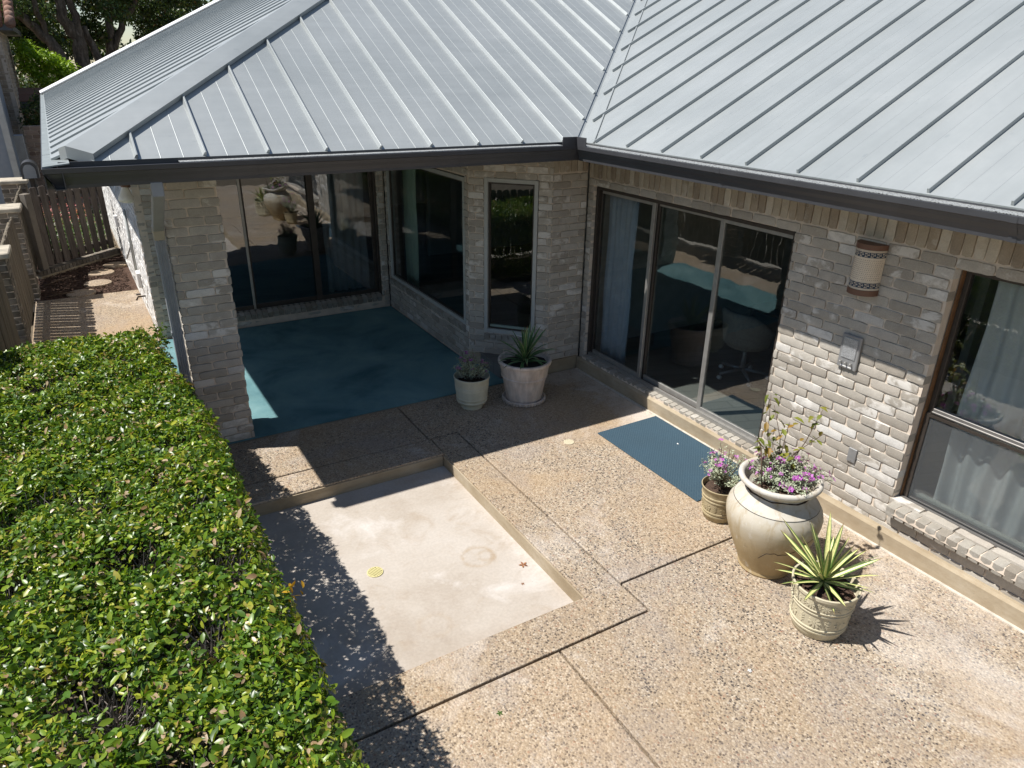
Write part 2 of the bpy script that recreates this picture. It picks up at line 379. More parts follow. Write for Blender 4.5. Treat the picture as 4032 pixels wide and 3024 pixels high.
slabs = [
 [(-4.55, .015), (-4.55, YJA), (XJ1, YJA), (XJ1, .015)],
 [(-4.62, YJA), (-4.62, YPIT), (XJ1+.02, YPIT), (XJ1+.02, YJA)],
 [(XJ1, .015), (XJ1, YJA), (XJ2, YJA), (XJ2, YJB), (0, YJB), (0, .015)],
 [(XJ1+.02, YJA), (XJ1, -1.3), (XJ1, YPN), (-4.62, YPN), (-4.62, YJC), (XJ2, YJC), (XJ2, YJA)],
 [(XJ2, YJB), (XJ2, YJC), (XJ3, YJC), (XJ3, -10), (0, -10), (0, YJB)],
 [(-4.62, YJC), (-4.62, -10), (XJ3, -10), (XJ3, YJC)],
]
for i, sl in enumerate(slabs):
    m = MB(); pl = inset(sl, G if i != 5 else .010); m.prism(pl, -.30, 0)
    o = make('concrete_slab', m, M_AGG, patio)
    bm = bmesh.new(); bm.from_mesh(o.data)
    top = [e for e in bm.edges if all(abs(v.co.z) < 1e-5 for v in e.verts)]
    bmesh.ops.bevel(bm, geom=top, offset=.007, segments=2, affect='EDGES', profile=.5)
    bm.to_mesh(o.data); bm.free()
m = MB(); m.box((-4.7, -10, -.34), (.1, 0, -.05)); 
m = MB(); m.box((-4.62, -10.1, -.355), (.02, .012, -.32)); struct('joint_filler', m, M_DARK, patio)
# planter pit floor, kerb faces rendered in cement
m = MB(); m.box((-4.62, YPN+.003, -.3), (XJ1-.004, YPIT-.003, -.13)); struct('pit_floor', m, M_PIT, patio)
m = MB()
m.box((-4.62, YPIT-.004, -.25), (XJ1-.01, YPIT+.02, -.018)); m.box((XJ1-.004, YPN+.004, -.25), (XJ1+.02, YPIT-.012, -.018))
struct('kerb_face', m, M_FOOT, patio)
# porch base and carpet
m = MB(); cp = [(-4.56, .024), (-.44, .024), (-1.125, .765), (-1.125, 3.47), (-4.56, 3.47)]
m.prism(cp, -.28, -.006); struct('porch_slab', m, M_FOOT, patio)
m = MB(); m.prism([(-4.55, .03), (-.445, .03), (-1.128, .768), (-1.128, 3.46), (-4.55, 3.46)], -.004, .008)
tag(make('porch_carpet', m, M_CARPET), 'teal outdoor carpet covering the porch floor in front of the back sliding door', 'carpet')
# side walk, beds
m = MB(); m.box((-5.95, .72, -.30), (-4.46, 6.28, -.004)); walk = struct('side_path', m, M_AGG2)
def bumpy(name, x0, x1, y0, y1, z, amp, nx, ny, mat):
    xs = np.linspace(x0, x1, nx); ys = np.linspace(y0, y1, ny); X, Y = np.meshgrid(xs, ys)
    Z = z+amp*(rng.random(X.shape)-.5)
    vs = np.stack([X.ravel(), Y.ravel(), Z.ravel()], 1)
    i = np.arange(nx*ny).reshape(ny, nx); f = np.stack([i[:-1,:-1], i[:-1,1:], i[1:,1:], i[1:,:-1]], -1).reshape(-1)
    o = npmesh(name, vs, f, 4, mat); o['kind'] = 'structure'; return o
bumpy('mulch_bed', -6.6, -4.45, 6.29, 9.6, -.03, .04, 50, 70, M_MULCH)
bumpy('hedge_bed', -6.0, -4.63, -10, .71, -.05, .05, 30, 120, M_EARTH)
bumpy('far_garden', -14, 8, 9.3, 60, -.12, .06, 60, 110, M_EARTH)
# chips of mulch (uncountable)
nv = 2200; V = []; F = []
cx = rng.uniform(-6.0, -4.6, nv); cy = rng.uniform(6.3, 9.2, nv)
m = MB()
for x, y in zip(cx, cy):
    a = random.random()*math.pi; l = random.uniform(.015, .05)
    m.obox((x, y, -.008), (l*math.cos(a), l*math.sin(a), random.uniform(-.3, .3)*l), (-.006*math.sin(a), .006*math.cos(a), 0), (0, 0, .003))
tag(make('mulch_chips', m, M_MULCH, fixn=False), 'loose brown mulch chips strewn over the bed before the slatted gate', 'mulch', kind='stuff')

# ------------------------------------------------------------------ bricks
def brick_mesh(L=.243, H=.0685, D=.088, rnd=.0047, nx=7, nz=3):
    vs = []; xs = np.linspace(-L/2, L/2, nx); zs = np.linspace(-H/2, H/2, nz)
    idx = {}
    for j, z in enumerate(zs):
        for i, x in enumerate(xs):
            b = i in (0, nx-1) or j in (0, nz-1); co = i in (0, nx-1) and j in (0, nz-1)
            jx = random.uniform(-.0022, .0022)+(0 if not co else -math.copysign(.005, x)); jz = random.uniform(-.0017, .0017)+(0 if not co else -math.copysign(.003, z))
            y = rnd*(1.0 if b else 0)+random.uniform(-.0008, .0008)+(rnd*.5 if co else 0)
            if not b: jx = jz = 0
            idx[i, j] = len(vs); vs.append([x+jx, y, z+jz])
    # inner front ring
    fs = [(idx[i,j], idx[i+1,j], idx[i+1,j+1], idx[i,j+1]) for i in range(nx-1) for j in range(nz-1)]
    # slightly wider shoulder then back
    ring = [idx[i,0] for i in range(nx)]+[idx[nx-1,j] for j in range(1,nz)]+[idx[i,nz-1] for i in range(nx-2,-1,-1)]+[idx[0,j] for j in range(nz-2,0,-1)]
    n = len(ring); b0 = len(vs)
    for k in ring:
        x, y, z = vs[k]; vs.append([x*1.012, y+.007, z*1.05])
    b1 = len(vs)
    for k in ring:
        x, y, z = vs[k]; vs.append([x*1.012, D, z*1.05])
    for k in range(n):
        q = (k+1) % n
        fs.append((ring[k], b0+k, b0+q, ring[q])); fs.append((b0+k, b1+k, b1+q, b0+q))
    return np.array(vs), fs
BVAR = [brick_mesh() for _ in range(7)]
def tri_quads(fs): return np.array(fs, dtype=np.int64)
BME = {}
def brick_data(i, mat):
    key = (i, mat.name)
    if key not in BME:
        me = bpy.data.meshes.new('brick'); v, f = BVAR[i]; me.from_pydata(v.tolist(), [], f); me.materials.append(mat)
        me.polygons.foreach_set('use_smooth', [True]*len(me.polygons)); me.set_sharp_from_angle(angle=math.radians(50)); BME[key] = me
    return BME[key]
Zv = Vector((0, 0, 1))
def place(u, n, c, L=.243, H=.0685, jit=1.0, vertical=False):
    X = Vector(u); Y = -Vector(n); Zz = Zv.copy()
    if vertical: X, Zz = Zz, -X
    R = Matrix((X, Y, Zz)).transposed().to_4x4()
    J = Matrix.Rotation(random.gauss(0, .006)*jit, 4, 'Y') @ Matrix.Rotation(random.gauss(0, .012)*jit, 4, 'Z') @ Matrix.Rotation(random.gauss(0, .02)*jit, 4, 'X')
    S = Matrix.Diagonal((L/.243, 1, H/.0685, 1))
    T = Matrix.Translation(Vector(c)+Vector(n)*random.gauss(0, .0022)*jit+Vector(u)*random.gauss(0, .0015)*jit+Zv*random.gauss(0, .0012)*jit)
    return T @ R @ J @ S
def bricks_individual(mats, parent, name, mat):
    off = wloc(parent)
    for Mx in mats:
        o = bpy.data.objects.new(name, brick_data(random.randrange(7), mat)); link(o, parent)
        Mx = Mx.copy(); Mx.translation -= off; o.matrix_local = Mx
def bricks_stuff(mats, parent, name, mat):
    V = []; F = []; n = 0; off = np.array(wloc(parent))
    for Mx in mats:
        v, f = BVAR[random.randrange(7)]; A = np.array(Mx)
        V.append(v @ A[:3,:3].T + A[:3,3] - off); F.append(tri_quads(f)+n); n += len(v)
    o = npmesh(name, np.concatenate(V), np.concatenate(F).ravel(), 4, mat, parent)
    o.data.set_sharp_from_angle(angle=math.radians(50)); o['kind'] = 'stuff'; return o
def course_layout(p0, p1, z0, z1, holes=(), course=.0794, mod=.254, phase=0.0):
    p0 = Vector((*p0, 0)); p1 = Vector((*p1, 0)); u = (p1-p0); L = u.length; u.normalize(); n = u.cross(Zv)
    out = []; k = 0; z = z0+course/2
    while z < z1-.02:
        a = -((k % 2)*mod/2+phase+random.uniform(-.012, .012))
        segs = [(0, L)]
        for (h0, h1, hz0, hz1) in holes:
            if hz0 < z < hz1:
                ns = []
                for s0, s1 in segs:
                    if h1 <= s0 or h0 >= s1: ns.append((s0, s1)); continue
                    if h0 > s0: ns.append((s0, h0))
                    if h1 < s1: ns.append((h1, s1))
                segs = ns
        while a < L:
            b = a+mod
            for s0, s1 in segs:
                c, d = max(a, s0), min(b, s1)
                if d-c > .035:
                    out.append(place(u, n, p0+u*((c+d)/2)+Zv*z, d-c-.0105))
            a = b
        z += course; k += 1
    return out, u, n, p0, L
def backing(p0, p1, z0, z1, holes, t0=.016, t1=.10, ins=.006, name='mortar_wall', mat=None, parent=None, extra=None):
    p0 = Vector((*p0, 0)); p1 = Vector((*p1, 0)); u = (p1-p0); L = u.length; u.normalize(); n = u.cross(Zv)
    us = sorted({0, L}|{max(0, h[0]-ins) for h in holes}|{min(L, h[1]+ins) for h in holes}); zs = sorted({z0, z1}|{max(z0, h[2]-ins) for h in holes}|{min(z1, h[3]+ins) for h in holes})
    m = MB()
    for a, b in zip(us, us[1:]):
        for c, d in zip(zs, zs[1:]):
            cu, cz = (a+b)/2, (c+d)/2
            if any(h[0]-ins < cu < h[1]+ins and h[2]-ins < cz < h[3]+ins for h in holes): continue
            m.obox(p0+u*cu-n*((t0+t1)/2)+Zv*cz, u*(b-a)/2, n*(t1-t0)/2, Zv*(d-c)/2)
    return make(name, m, mat, parent)

house = thing('brick_house', (0, 0, 0), 'low grey brick house with a pale standing seam metal roof around the patio', 'house')
ZS = 2.62   # soffit
ZF = .155
# main wall, facing the patio
mainH = [(.10, 2.88, ZF-.2, 2.252), (4.21, 7.3, .405, 2.262)]
W0, W1 = (.05, .03), (.05, -9.0)
br, u, n, p0, L = course_layout(W0, W1, .1112, 2.338, mainH)
wall = backing(W0, W1, ZF, ZS, mainH, name='brick_wall', mat=M_MORTAR, parent=house)
vis = [b for b in br if b.translation.y > -4.9]; hid = [b for b in br if b.translation.y <= -4.9]
bricks_individual(vis, wall, 'brick', M_BRICK); bricks_stuff(hid, wall, 'brickwork', M_BRICK)
NB = len(vis)
sol = [place(u, n, p0+u*(a)+Zv*(2.34+.125), .24, .0685, vertical=True) for a in np.arange(.040, 9, .0794)]
bricks_individual(sol[:84], wall, 'soldier_brick', M_SOLD); bricks_stuff(sol[84:], wall, 'soldier_brickwork', M_SOLD)
top = MB(); top.box((.04, .0, 2.592), (.06, -9, ZS)); make('frieze_board', top, M_SOFFIT, wall)
# footing ledge
m = MB(); pr = [(0, -.3), (0, ZF-.02), (.022, ZF), (.14, ZF), (.14, -.3)]
m.extrude(pr, (0, .0, 0), (0, -9.2, 0), (1, 0, 0), (0, 0, 1)); make('footing', m, M_FOOT, house)
m = MB(); m.beam((-.012, -.02, .003), (-.012, -9, .003), .028, .012); make('sealant_bead', m, simple('sealant', (.52,.47,.40), .9, var=.25, scale=20), house)
# rowlock sill under the sliding door and under the big window
rows = []
def rowlock(p0, p1, n, ztop, depth, slope, mat_, parent, name, pitch=.0794, Hh=.0715, stuff=False):
    p0, p1 = Vector(p0), Vector(p1); u = (p1-p0); L = u.length; u.normalize(); n = Vector(n); out = []
    for a in np.arange(pitch/2, L, pitch):
        # long axis of the brick points outwards and slightly down, its head is what one sees
        dn = (n*math.cos(slope)-Zv*math.sin(slope)).normalized(); upn = u.cross(dn); 
        if upn.z < 0: upn = -upn
        X = dn; Yb = -upn; Zz = X.cross(Yb)
        R = Matrix((X, Yb, Zz)).transposed().to_4x4()
        c = p0+u*a+Zv*ztop-dn*depth/2
        J = Matrix.Rotation(random.gauss(0, .012), 4, 'Y') @ Matrix.Rotation(random.gauss(0, .01), 4, 'Z')
        out.append(Matrix.Translation(c+dn*random.gauss(0, .002)) @ R @ J @ Matrix.Diagonal((depth/.243, 1, Hh/.0685, 1)))
    (bricks_stuff if stuff else bricks_individual)(out, parent, name, mat_)
M_SILLB = mat_brick('sill_brick', [(0, (.25,.22,.18)), (.5, (.30,.275,.235)), (1, (.36,.335,.29))], .35)
m = MB(); m.box((.03, -.07, .09), (.2, -2.88, .182)); make('sill_bed', m, M_MORTAR, wall)
rowlock((.026, -.08, .19), (.026, -2.86, .19), (-1, 0, 0), .004, .12, .10, M_SILLB, wall, 'sill_brick')
m = MB(); m.extrude([(-.028, .338), (-.024, .392), (.2, .41), (.2, .30), (.06, .30)], (0, -4.225, 0), (0, -7.3, 0), (1, 0, 0), (0, 0, 1)); make('sill_bed', m, M_MORTAR, wall)
rowlock((-.036, -4.19, .395), (-.036, -5.7, .395), (-1, 0, 0), .004, .15, .12, M_SILLB, wall, 'sill_brick')
# short wall facing the camera, chamfer, side wall, back wall
def plain_wall(p0, p1, z0, holes, parent, phase=0, ztop=ZS, indiv=False, soldier=False, name='brick_wall', nm='brickwork', bm_=None):
    lay, u, n, q0, L = course_layout(p0, p1, z0, ztop if not soldier else 2.40, holes, phase=phase)
    w = backing(p0, p1, z0-.15, ztop, holes, name=name, mat=M_MORTAR, parent=parent)
    (bricks_individual if indiv else bricks_stuff)(lay, w, 'brick' if indiv else nm, bm_ or M_BRICK)
    if soldier:
        s = [place(u, n, q0+u*a+Zv*2.505, .2, .0685, vertical=True) for a in np.arange(.04, L, .0794)]
        bricks_stuff(s, w, 'soldier_brickwork', M_SOLD)
    return w, u, n
C1, C2 = (-1.12, .775), (-.43, .03)
plain_wall((-.43, .03), (.05, .03), .165, [], house, soldier=True, indiv=True)
Lc = math.dist(C1, C2)
chH = [(.20, Lc-.17, .455, 2.315)]
chw, cu, cn = plain_wall(C1, C2, .165, chH, house, phase=.05)
m = MB(); m.prism([(-1.125, .78), (-1.10, .745), (-.445, .02), (.02, .02), (.02, .1), (-1, .9)], -.3, .158); make('footing', m, M_FOOT, house)
sdH = [(.10, 2.62, .482, 2.30)]
sw, su, sn = plain_wall((-1.12, 3.50), (-1.12, .775), .02, sdH, house, phase=.1)
bkH = [(.35, 3.22, .06, 2.30)]
bw, bu, bn = plain_wall((-4.45, 3.50), (-1.12, 3.50), .02, bkH, house, phase=.03)
m = MB(); m.box((-4.12, 3.50, .0), (-1.21, 3.62, .175)); make('sill_bed', m, M_MORTAR, bw)
rowlock((-4.11, 3.462, .175), (-1.22, 3.462, .175), (0, -1, 0), .012, .13, .35, M_SILLB, bw, 'sill_brick')
rowlock((-1.158, 3.40, .47), (-1.158, .88, .47), (-1, 0, 0), .004, .13, .30, M_SILLB, sw, 'sill_brick')
m = MB(); m.box((-1.13, 3.4, .38), (-1.0, .88, .474)); make('sill_bed', m, M_MORTAR, sw)
cm = Vector((*C1, 0)); ca = cm+cu*.2; cb = cm+cu*(Lc-.17)
rowlock(ca+cn*.03, cb+cn*.03, cn, .44, .12, .25, M_SILLB, chw, 'sill_brick')
# left wing outer wall (runs back, a degree out of square) 
lw, lu, ln = plain_wall((-4.66, 14.0), (-4.45, 3.50), .02, [], house, phase=.0, bm_=M_BRICKW)
# porch pillar
PX0, PX1, PY0, PY1 = -4.41, -3.93, .03, .51
pil = make('brick_pillar', MB().box((PX0+.015, PY0+.015, -.01), (PX1-.015, PY1-.015, ZS)), M_MORTAR, house)
pf, *_ = course_layout((PX0, PY0), (PX1, PY0), .01, ZS, phase=.06)
bricks_individual(pf, pil, 'brick', M_BRICK)
ps = []
for a, b in (((PX0, PY1), (PX0, PY0+.093)), ((PX1, PY0+.093), (PX1, PY1)), ((PX1-.093, PY1), (PX0+.093, PY1))):
    ps += course_layout(a, b, .01, ZS, phase=.02)[0]
bricks_stuff(ps, pil, 'brickwork', M_BRICK)
print('individual bricks', NB+len(pf))
# closing walls out of view so that rooms are dark, ceilings, floors
m = MB()
m.box((.16, .14, -.02), (6.2, -9.0, .165)); m.box((-1.02, .79, -.02), (6.2, .14, .165)); m.box((-4.4, 3.61, -.02), (6.2, 11, .165)); m.box((-1.02, 3.6, -.02), (6.2, .79, .165))
make('interior_floor', m, M_PLANK, house)
m = MB(); m.box((.16, -9, ZS-.12), (6.2, 11, ZS-.02)); m.box((-1.0, .8, ZS-.12), (.16, 11, ZS-.02)); m.box((-4.4, 3.62, ZS-.12), (-1.0, 11, ZS-.02)); make('ceiling', m, M_PLASTER, house)
m = MB(); m.box((6.2, -9.1, 0), (6.3, 11, ZS)); m.box((.16, -9.1, 0), (6.2, -9.0, ZS)); m.box((-4.5, 11, 0), (6.3, 11.1, ZS)); m.box((.16, .2, 0), (6.2, .28, ZS)) 
m.box((2.6, -3.25, 0), (6.2, -3.17, ZS)); m.box((.5, 5.6, 0), (3.5, 5.7, ZS)); m.box((.16, -3.25, 0), (1.0, -3.17, ZS))
make('partition', m, M_PLASTER, house)
def lining(p0, p1, z0, holes): backing(p0, p1, z0, ZS-.12, holes, t0=.105, t1=.125, ins=-.002, name='plaster_lining', mat=M_PLASTER, parent=house)
lining((.05, .02), W1, .165, mainH); lining((-1.0, 3.6), (-1.0, .80), .165, [])if 0 else None
# soffit / porch ceiling
m = MB(); m.box((-.55, -.60, ZS), (.06, -9.2, ZS+.02)); m.box((-5.05, -.60, ZS), (.06, 3.6, ZS+.02)); m.box((-5.05, 3.6, ZS), (-4.3, 14, ZS+.02)); make('soffit', m, M_SOFFIT, house)
m = MB(); m.box((-.552, -.6, ZS), (-.575, -9.2, 2.80)); m.box((-5.06, -.60, ZS), (-.55, -.62, 2.80)); make('fascia', m, M_GUT, house)

# ------------------------------------------------------------------ roof
S = .5; T = 4.6; ZE = 2.81
XH, XV, YE = -5.08, -.56, -.60
front = thing('x', (0,0,0), 'x', 'x'); bpy.data.objects.remove(front)
def slope_part(name):
    e = bpy.data.objects.new(name, None); link(e, house); return e
def panel(prnt, poly_st, P, ribs, nrm, thick=.016, name='roof_panel'):
    # poly_st: polygon in slope coordinates (s along eave, t up-slope plan distance); P maps to 3D
    m = MB(); nn = Vector(nrm); k = len(poly_st)
    top = [Vector(P(*q)) for q in poly_st]; bot = [p-nn*thick for p in top]
    m.add(top+bot, [tuple(range(k)), tuple(range(2*k-1, k-1, -1))]+[(i, (i+1) % k, k+(i+1) % k, k+i) for i in range(k)])
    for s, t0, t1, w, h in ribs:
        if t1-t0 < .05: continue
        a, b = Vector(P(s, t0)), Vector(P(s, t1)); sv = (Vector(P(s+.1, t0))-a).normalized()
        m.extrude([(-w, -.001), (0, h), (w, -.001)], a, b, sv, nn)
    return make(name, m, M_ROOF, prnt)
def seam(prnt, s, t0, t1, P, nrm, h=.026, w=.0065, slo=.0, slo2=.0):
    if t1-t0 < .06: return
    a, b = Vector(P(s, t0)), Vector(P(s, t1)); nn = Vector(nrm); sv = (Vector(P(s+.1, t0))-a).normalized()
    m = MB(); m.extrude([(-w-slo*.75, -.002), (-w, h*.95), (-w*.7, h), (w*.8, h), (w, h*.95), (w+slo2, -.002)], a, b, sv, nn)
    make('standing_seam', m, M_ROOF, prnt)
kS = math.hypot(1, S)
# front slope (faces the camera): parallelogram between hip and valley
fr_ = slope_part('front_roof_slope'); nF = (0, -S/kS, 1/kS)
PF = lambda s, t: (s, YE+t, ZE+S*t)
def clip_poly(poly, f):  # keep f(s,t) >= 0
    out = []
    for i in range(len(poly)):
        a, b = poly[i], poly[(i+1) % len(poly)]; fa, fb = f(*a), f(*b)
        if fa >= 0: out.append(a)
        if (fa > 0 > fb) or (fa < 0 < fb):
            q = fa/(fa-fb); out.append((a[0]+(b[0]-a[0])*q, a[1]+(b[1]-a[1])*q))
    return out
def strips(s_list, dom, prnt, P, nrm, ribs_at=(1/3, 2/3), sh=.030, slo=.0, slo2=.004):
    tmax = T
    def trange(s):
        ts = [t for t in np.arange(-.02, tmax+.001, .01) if all(f(s, t) >= 0 for f in dom)]
        return (ts[0], ts[-1]) if ts else (0, 0)
    for a, b in zip(s_list, s_list[1:]):
        poly = [(a, -.02), (b, -.02), (b, tmax), (a, tmax)]
        for f in dom: poly = clip_poly(poly, f)
        if len(poly) < 3: continue
        rb = [(a+(b-a)*k, *trange(a+(b-a)*k), .006, .0018) for k in ribs_at]
        panel(prnt, poly, P, rb, nrm)
        t0, t1 = trange(a)
        seam(prnt, a, t0+.012, t1, P, nrm, sh, .0065, slo, slo2)
sF = [XH]+[-4.552+.4745*k for k in range(-0, 19)]
strips(sF, [lambda s, t: t-(s-XV)-.035, lambda s, t: (s-XH)-t-.17, lambda s, t: (s-XH)+t-.22], fr_, PF, nF, slo=.022, slo2=0)
# main wing slope (faces left)
mr = slope_part('main_roof_slope'); nM = (-S/kS, 0, 1/kS)
PM = lambda s, t: (XV+t, s, ZE+S*t)
sM = [-.89-.4755*k for k in range(17, -10, -1)]
strips(sM, [lambda s, t: t-(s-YE)-.10], mr, PM, nM)
# left wing slope
lf = slope_part('left_roof_slope')
SK = -.017; YR = 13.4
PL = lambda s, t: (XH+SK*(s-YE)+t, s, ZE+S*t)
sL = [YE+.02+.4745*k for k in range(0, 30)]
strips([YE-.02]+sL, [lambda s, t: (s-YE)-t-.04, lambda s, t: (s-YE)+t-.22], lf, PL, nM, ribs_at=(), sh=.015)
# valley flashing
vf = MB()
def vpt(t, off, side): # side 0 on front slope (towards -x), 1 on main slope (towards -y)
    return (XV+t-(off if side == 0 else 0), YE+t-(off if side == 1 else 0), ZE+S*(t-(0 if side else 0))-(S*0))
va = [(Vector((XV-.05, YE-.0, ZE-.012))), Vector((XV, YE, ZE-.014)), Vector((XV, YE-.26, ZE+.004))]
dv = Vector((1, 1, S))
v0 = [p+dv*(-.02) for p in va]; v1 = [p+dv*T for p in va]
vf.add(v0+v1, [(0, 1, 4, 3), (1, 2, 5, 4)])
vf.extrude([(0, 0), (0, .012), (.02, .012), (.02, 0)], va[2]+dv*(-.02), va[2]+dv*T, Vector((0, 1, 0)), Vector(nM))
make('valley_flashing', vf, M_ROOF, mr)
# hip cap: wide folded flashing raised over the seams
hc = MB(); dh = Vector((1, 1, S)); HW = .25; up_ = .045
H0 = Vector((XH, YE, ZE)); hA = H0+Vector(nF)*up_+Vector((HW, 0, 0)); hB = H0+Vector((0, 0, up_*1.22)); hC = H0+Vector(nM)*up_+Vector((0, .085, 0))
hAl = hA-Vector(nF)*.04; hCl = hC-Vector(nM)*.04
ring = [hAl, hA, hB, hC, hCl]; fs = []
t0_ = 0.0; r0 = [p+dh*t0_ for p in ring]; r1 = [p+dh*(T-.2) for p in ring]
r0[3] += dh*.06; r0[4] += dh*.06; r0[2] = H0+dh*.085+Vector((0, 0, .048))
hc.add(r0+r1, [(i, i+1, 6+i-0 if False else 5+i+1, 5+i) for i in range(4)])
# end closure at the eave corner
e0 = [p-Vector((0, 0, .085)) for p in r0[1:4]]
hc.add(r0[1:4]+e0, [(0, 1, 4, 3), (1, 2, 5, 4)])
make('hip_cap', hc, M_ROOF, house, fixn=True)
# rake trim at the far end of the left slope, ridge caps, hidden back slopes
rk = MB(); a = Vector(PL(YR, -.05)); b = Vector(PL(YR, T))
rk.extrude([(-.42, .018), (-.42, .040), (.06, .075), (.06, -.14), (.03, -.14), (.03, .018)], a, b, (0, 1, 0), nM); make('rake_trim', rk, M_WHITE, lf)
bk = MB(); zt = ZE+S*T
bk.add([(XH+T, YE+T, zt), (XH+T-.25, YR, zt), (XH+2*T, YR, ZE), (XH+2*T, YE+T, ZE+.0)], [(0, 1, 2, 3)])
bk.add([(XV+T, -9, zt), (XV+T, YE+T, zt), (XV+2*T, YE+T, ZE), (XV+2*T, -9, ZE)], [(0, 1, 2, 3)])
bk.add([(XH+T, YE+T, zt+.002), (XV+T, YE+T, zt+.002), (XV+T, YE+T+2.5, zt-1.2), (XH+T, YE+T+2.5, zt-1.2)], [(0, 1, 2, 3)])
make('rear_roof_slope', bk, M_ROOF, house, fixn=False)
gb = MB(); gb.add([(XH-.2, YR-.02, ZS), (XH+2*T, YR-.02, ZS), (XH+T-.2, YR-.02, zt)], [(0, 1, 2)]); make('gable_wall', gb, M_MORTAR, house, fixn=False)
# gutters
GP = [(0, 0), (.004, .006), (.010, .004), (.008, -.030), (-.004, -.036), (-.014, -.060), (-.042, -.105), (-.045, -.140), (-.112, -.140), (-.112, -.02), (-.106, -.02), (-.106, -.134), (-.05, -.134), (-.02, -.06), (0, -.03)]
ZG = 2.768; YG, XG, XGL = -.728, -.68, -5.158
g1 = MB(); g1.extrude(GP, (XGL, YG, ZG), (XG+.004, YG, ZG), (0, -1, 0), (0, 0, 1)); 
g1.box((XGL, YG+.004, ZG-.135), (XGL+.006, YG+.11, ZG-.005))
gut = make('gutter', g1, M_GUT, house)
for xs_ in (-3.72, -1.95):
    g_ = MB(); g_.extrude([(a*1.0+(.0025 if a > -.05 else -.002), b_-.0015) for a, b_ in GP[:9]], (xs_, YG, ZG), (xs_+.045, YG, ZG), (0, -1, 0), (0, 0, 1), close=False); make('gutter_joint', g_, M_GUT, gut, fixn=False)
g2 = MB(); g2.extrude(GP, (XG, YG+.0, ZG), (XG, -9.2, ZG), (-1, 0, 0), (0, 0, 1)); gut2 = make('gutter', g2, M_GUT, house)
for ys_ in (-2.6, -4.75):
    g_ = MB(); g_.extrude([(a*1.0+(.0025 if a > -.05 else -.002), b_-.0015) for a, b_ in GP[:9]], (XG, ys_, ZG), (XG, ys_-.045, ZG), (-1, 0, 0), (0, 0, 1), close=False); make('gutter_joint', g_, M_GUT, gut2, fixn=False)
g3 = MB(); q1 = Vector((XGL+.006, YG-.012, ZG-.002)); q2 = Vector((XGL+SK*14.2, 13.5, ZG-.002)); g3.extrude(GP, q1, q2, (-1, 0, 0), (0, 0, 1)); gut3 = make('gutter', g3, M_GUT, house)
m = MB(); m.box((-4.28, YG+.002, ZG+.007), (XG-.16, YG+.102, ZG+.012)); make('gutter_guard', m, M_GUARD, gut)
m = MB()
m.box((XG+.002, YG-.02, ZG+.007), (XG+.102, -9.2, ZG+.012)); make('gutter_guard', m, M_GUARD, gut2)
yy = YG+.02; k = 0
while yy < 13.2:
    y2 = min(yy+random.uniform(.75, .95), 13.3); x0 = XGL+SK*(yy-YG); x1 = XGL+SK*(y2-YG)
    m = MB(); m.add([(x0+.004, yy, ZG+.012+.004*random.random()), (x0+.17, yy, ZG+.034), (x1+.17, y2-.014, ZG+.034), (x1+.004, y2-.014, ZG+.012+.004*random.random())] + [(x0+.004, yy, ZG+.004), (x0+.17, yy, ZG+.026), (x1+.17, y2-.014, ZG+.026), (x1+.004, y2-.014, ZG+.004)], [(0,1,2,3),(4,7,6,5),(0,4,5,1),(1,5,6,2),(2,6,7,3),(3,7,4,0)])
    make('gutter_guard', m, M_GUARDP, gut3); yy = y2
# corner splash guard over the inside corner
m = MB(); m.box((XG-.17, YG-.008, ZG-.005), (XG+.004, YG+.0, ZG+.088)); m.box((XG-.002, YG-.165, ZG-.005), (XG-.010, YG, ZG+.088))
make('splash_guard', m, M_GUT, gut, bevel=.002)
# downspout
m = MB()
def rect_tube(m, pts, w=.085, d=.065):
    for a, b in zip(pts, pts[1:]): m.beam(a, b, w, d, (0, 1, 0) if abs((Vector(b)-Vector(a)).normalized().z) > .8 else (0, 0, 1))
dx = -4.462
d1 = MB(); rect_tube(d1, [(dx, -.655, 2.64), (dx, -.655, 2.53)]); 
d1.beam((dx, -.665, 2.56), (dx, .02, 2.16), .085, .065, (0, 0, 1))
for off in (-.022, 0, .022): d1.beam((dx+off, -.69, 2.545-.0), (dx+off, -.012, 2.145), .008, .012, (0, 0, 1)) if 0 else None
ds = make('downspout', d1, M_DSP, house, bevel=.006)
d2 = MB(); d2.beam((dx, .055, 2.19), (dx, .055, .02), .085, .065, (0, 1, 0))
for off in (-.026, -.009, .009, .026): d2.beam((dx+off, .020, 2.1), (dx+off, .020, .05), .007, .008, (0, 1, 0))
make('downspout_leg', d2, M_DSP, ds, bevel=.004)
d3 = MB(); d3.beam((dx, .0, 2.185), (dx, .032, 2.075), .091, .07, (0, 1, 0)); make('downspout_elbow', d3, M_DSPT, ds, bevel=.006)
d4 = MB(); d4.box((dx-.05, .088, 1.2), (dx+.05, .09, 1.23)); d4.box((dx-.048, .019, 1.2), (dx-.044, .09, 1.23)); d4.box((dx+.044, .019, 1.2), (dx+.048, .09, 1.23)); make('downspout_strap', d4, M_DSP, ds)
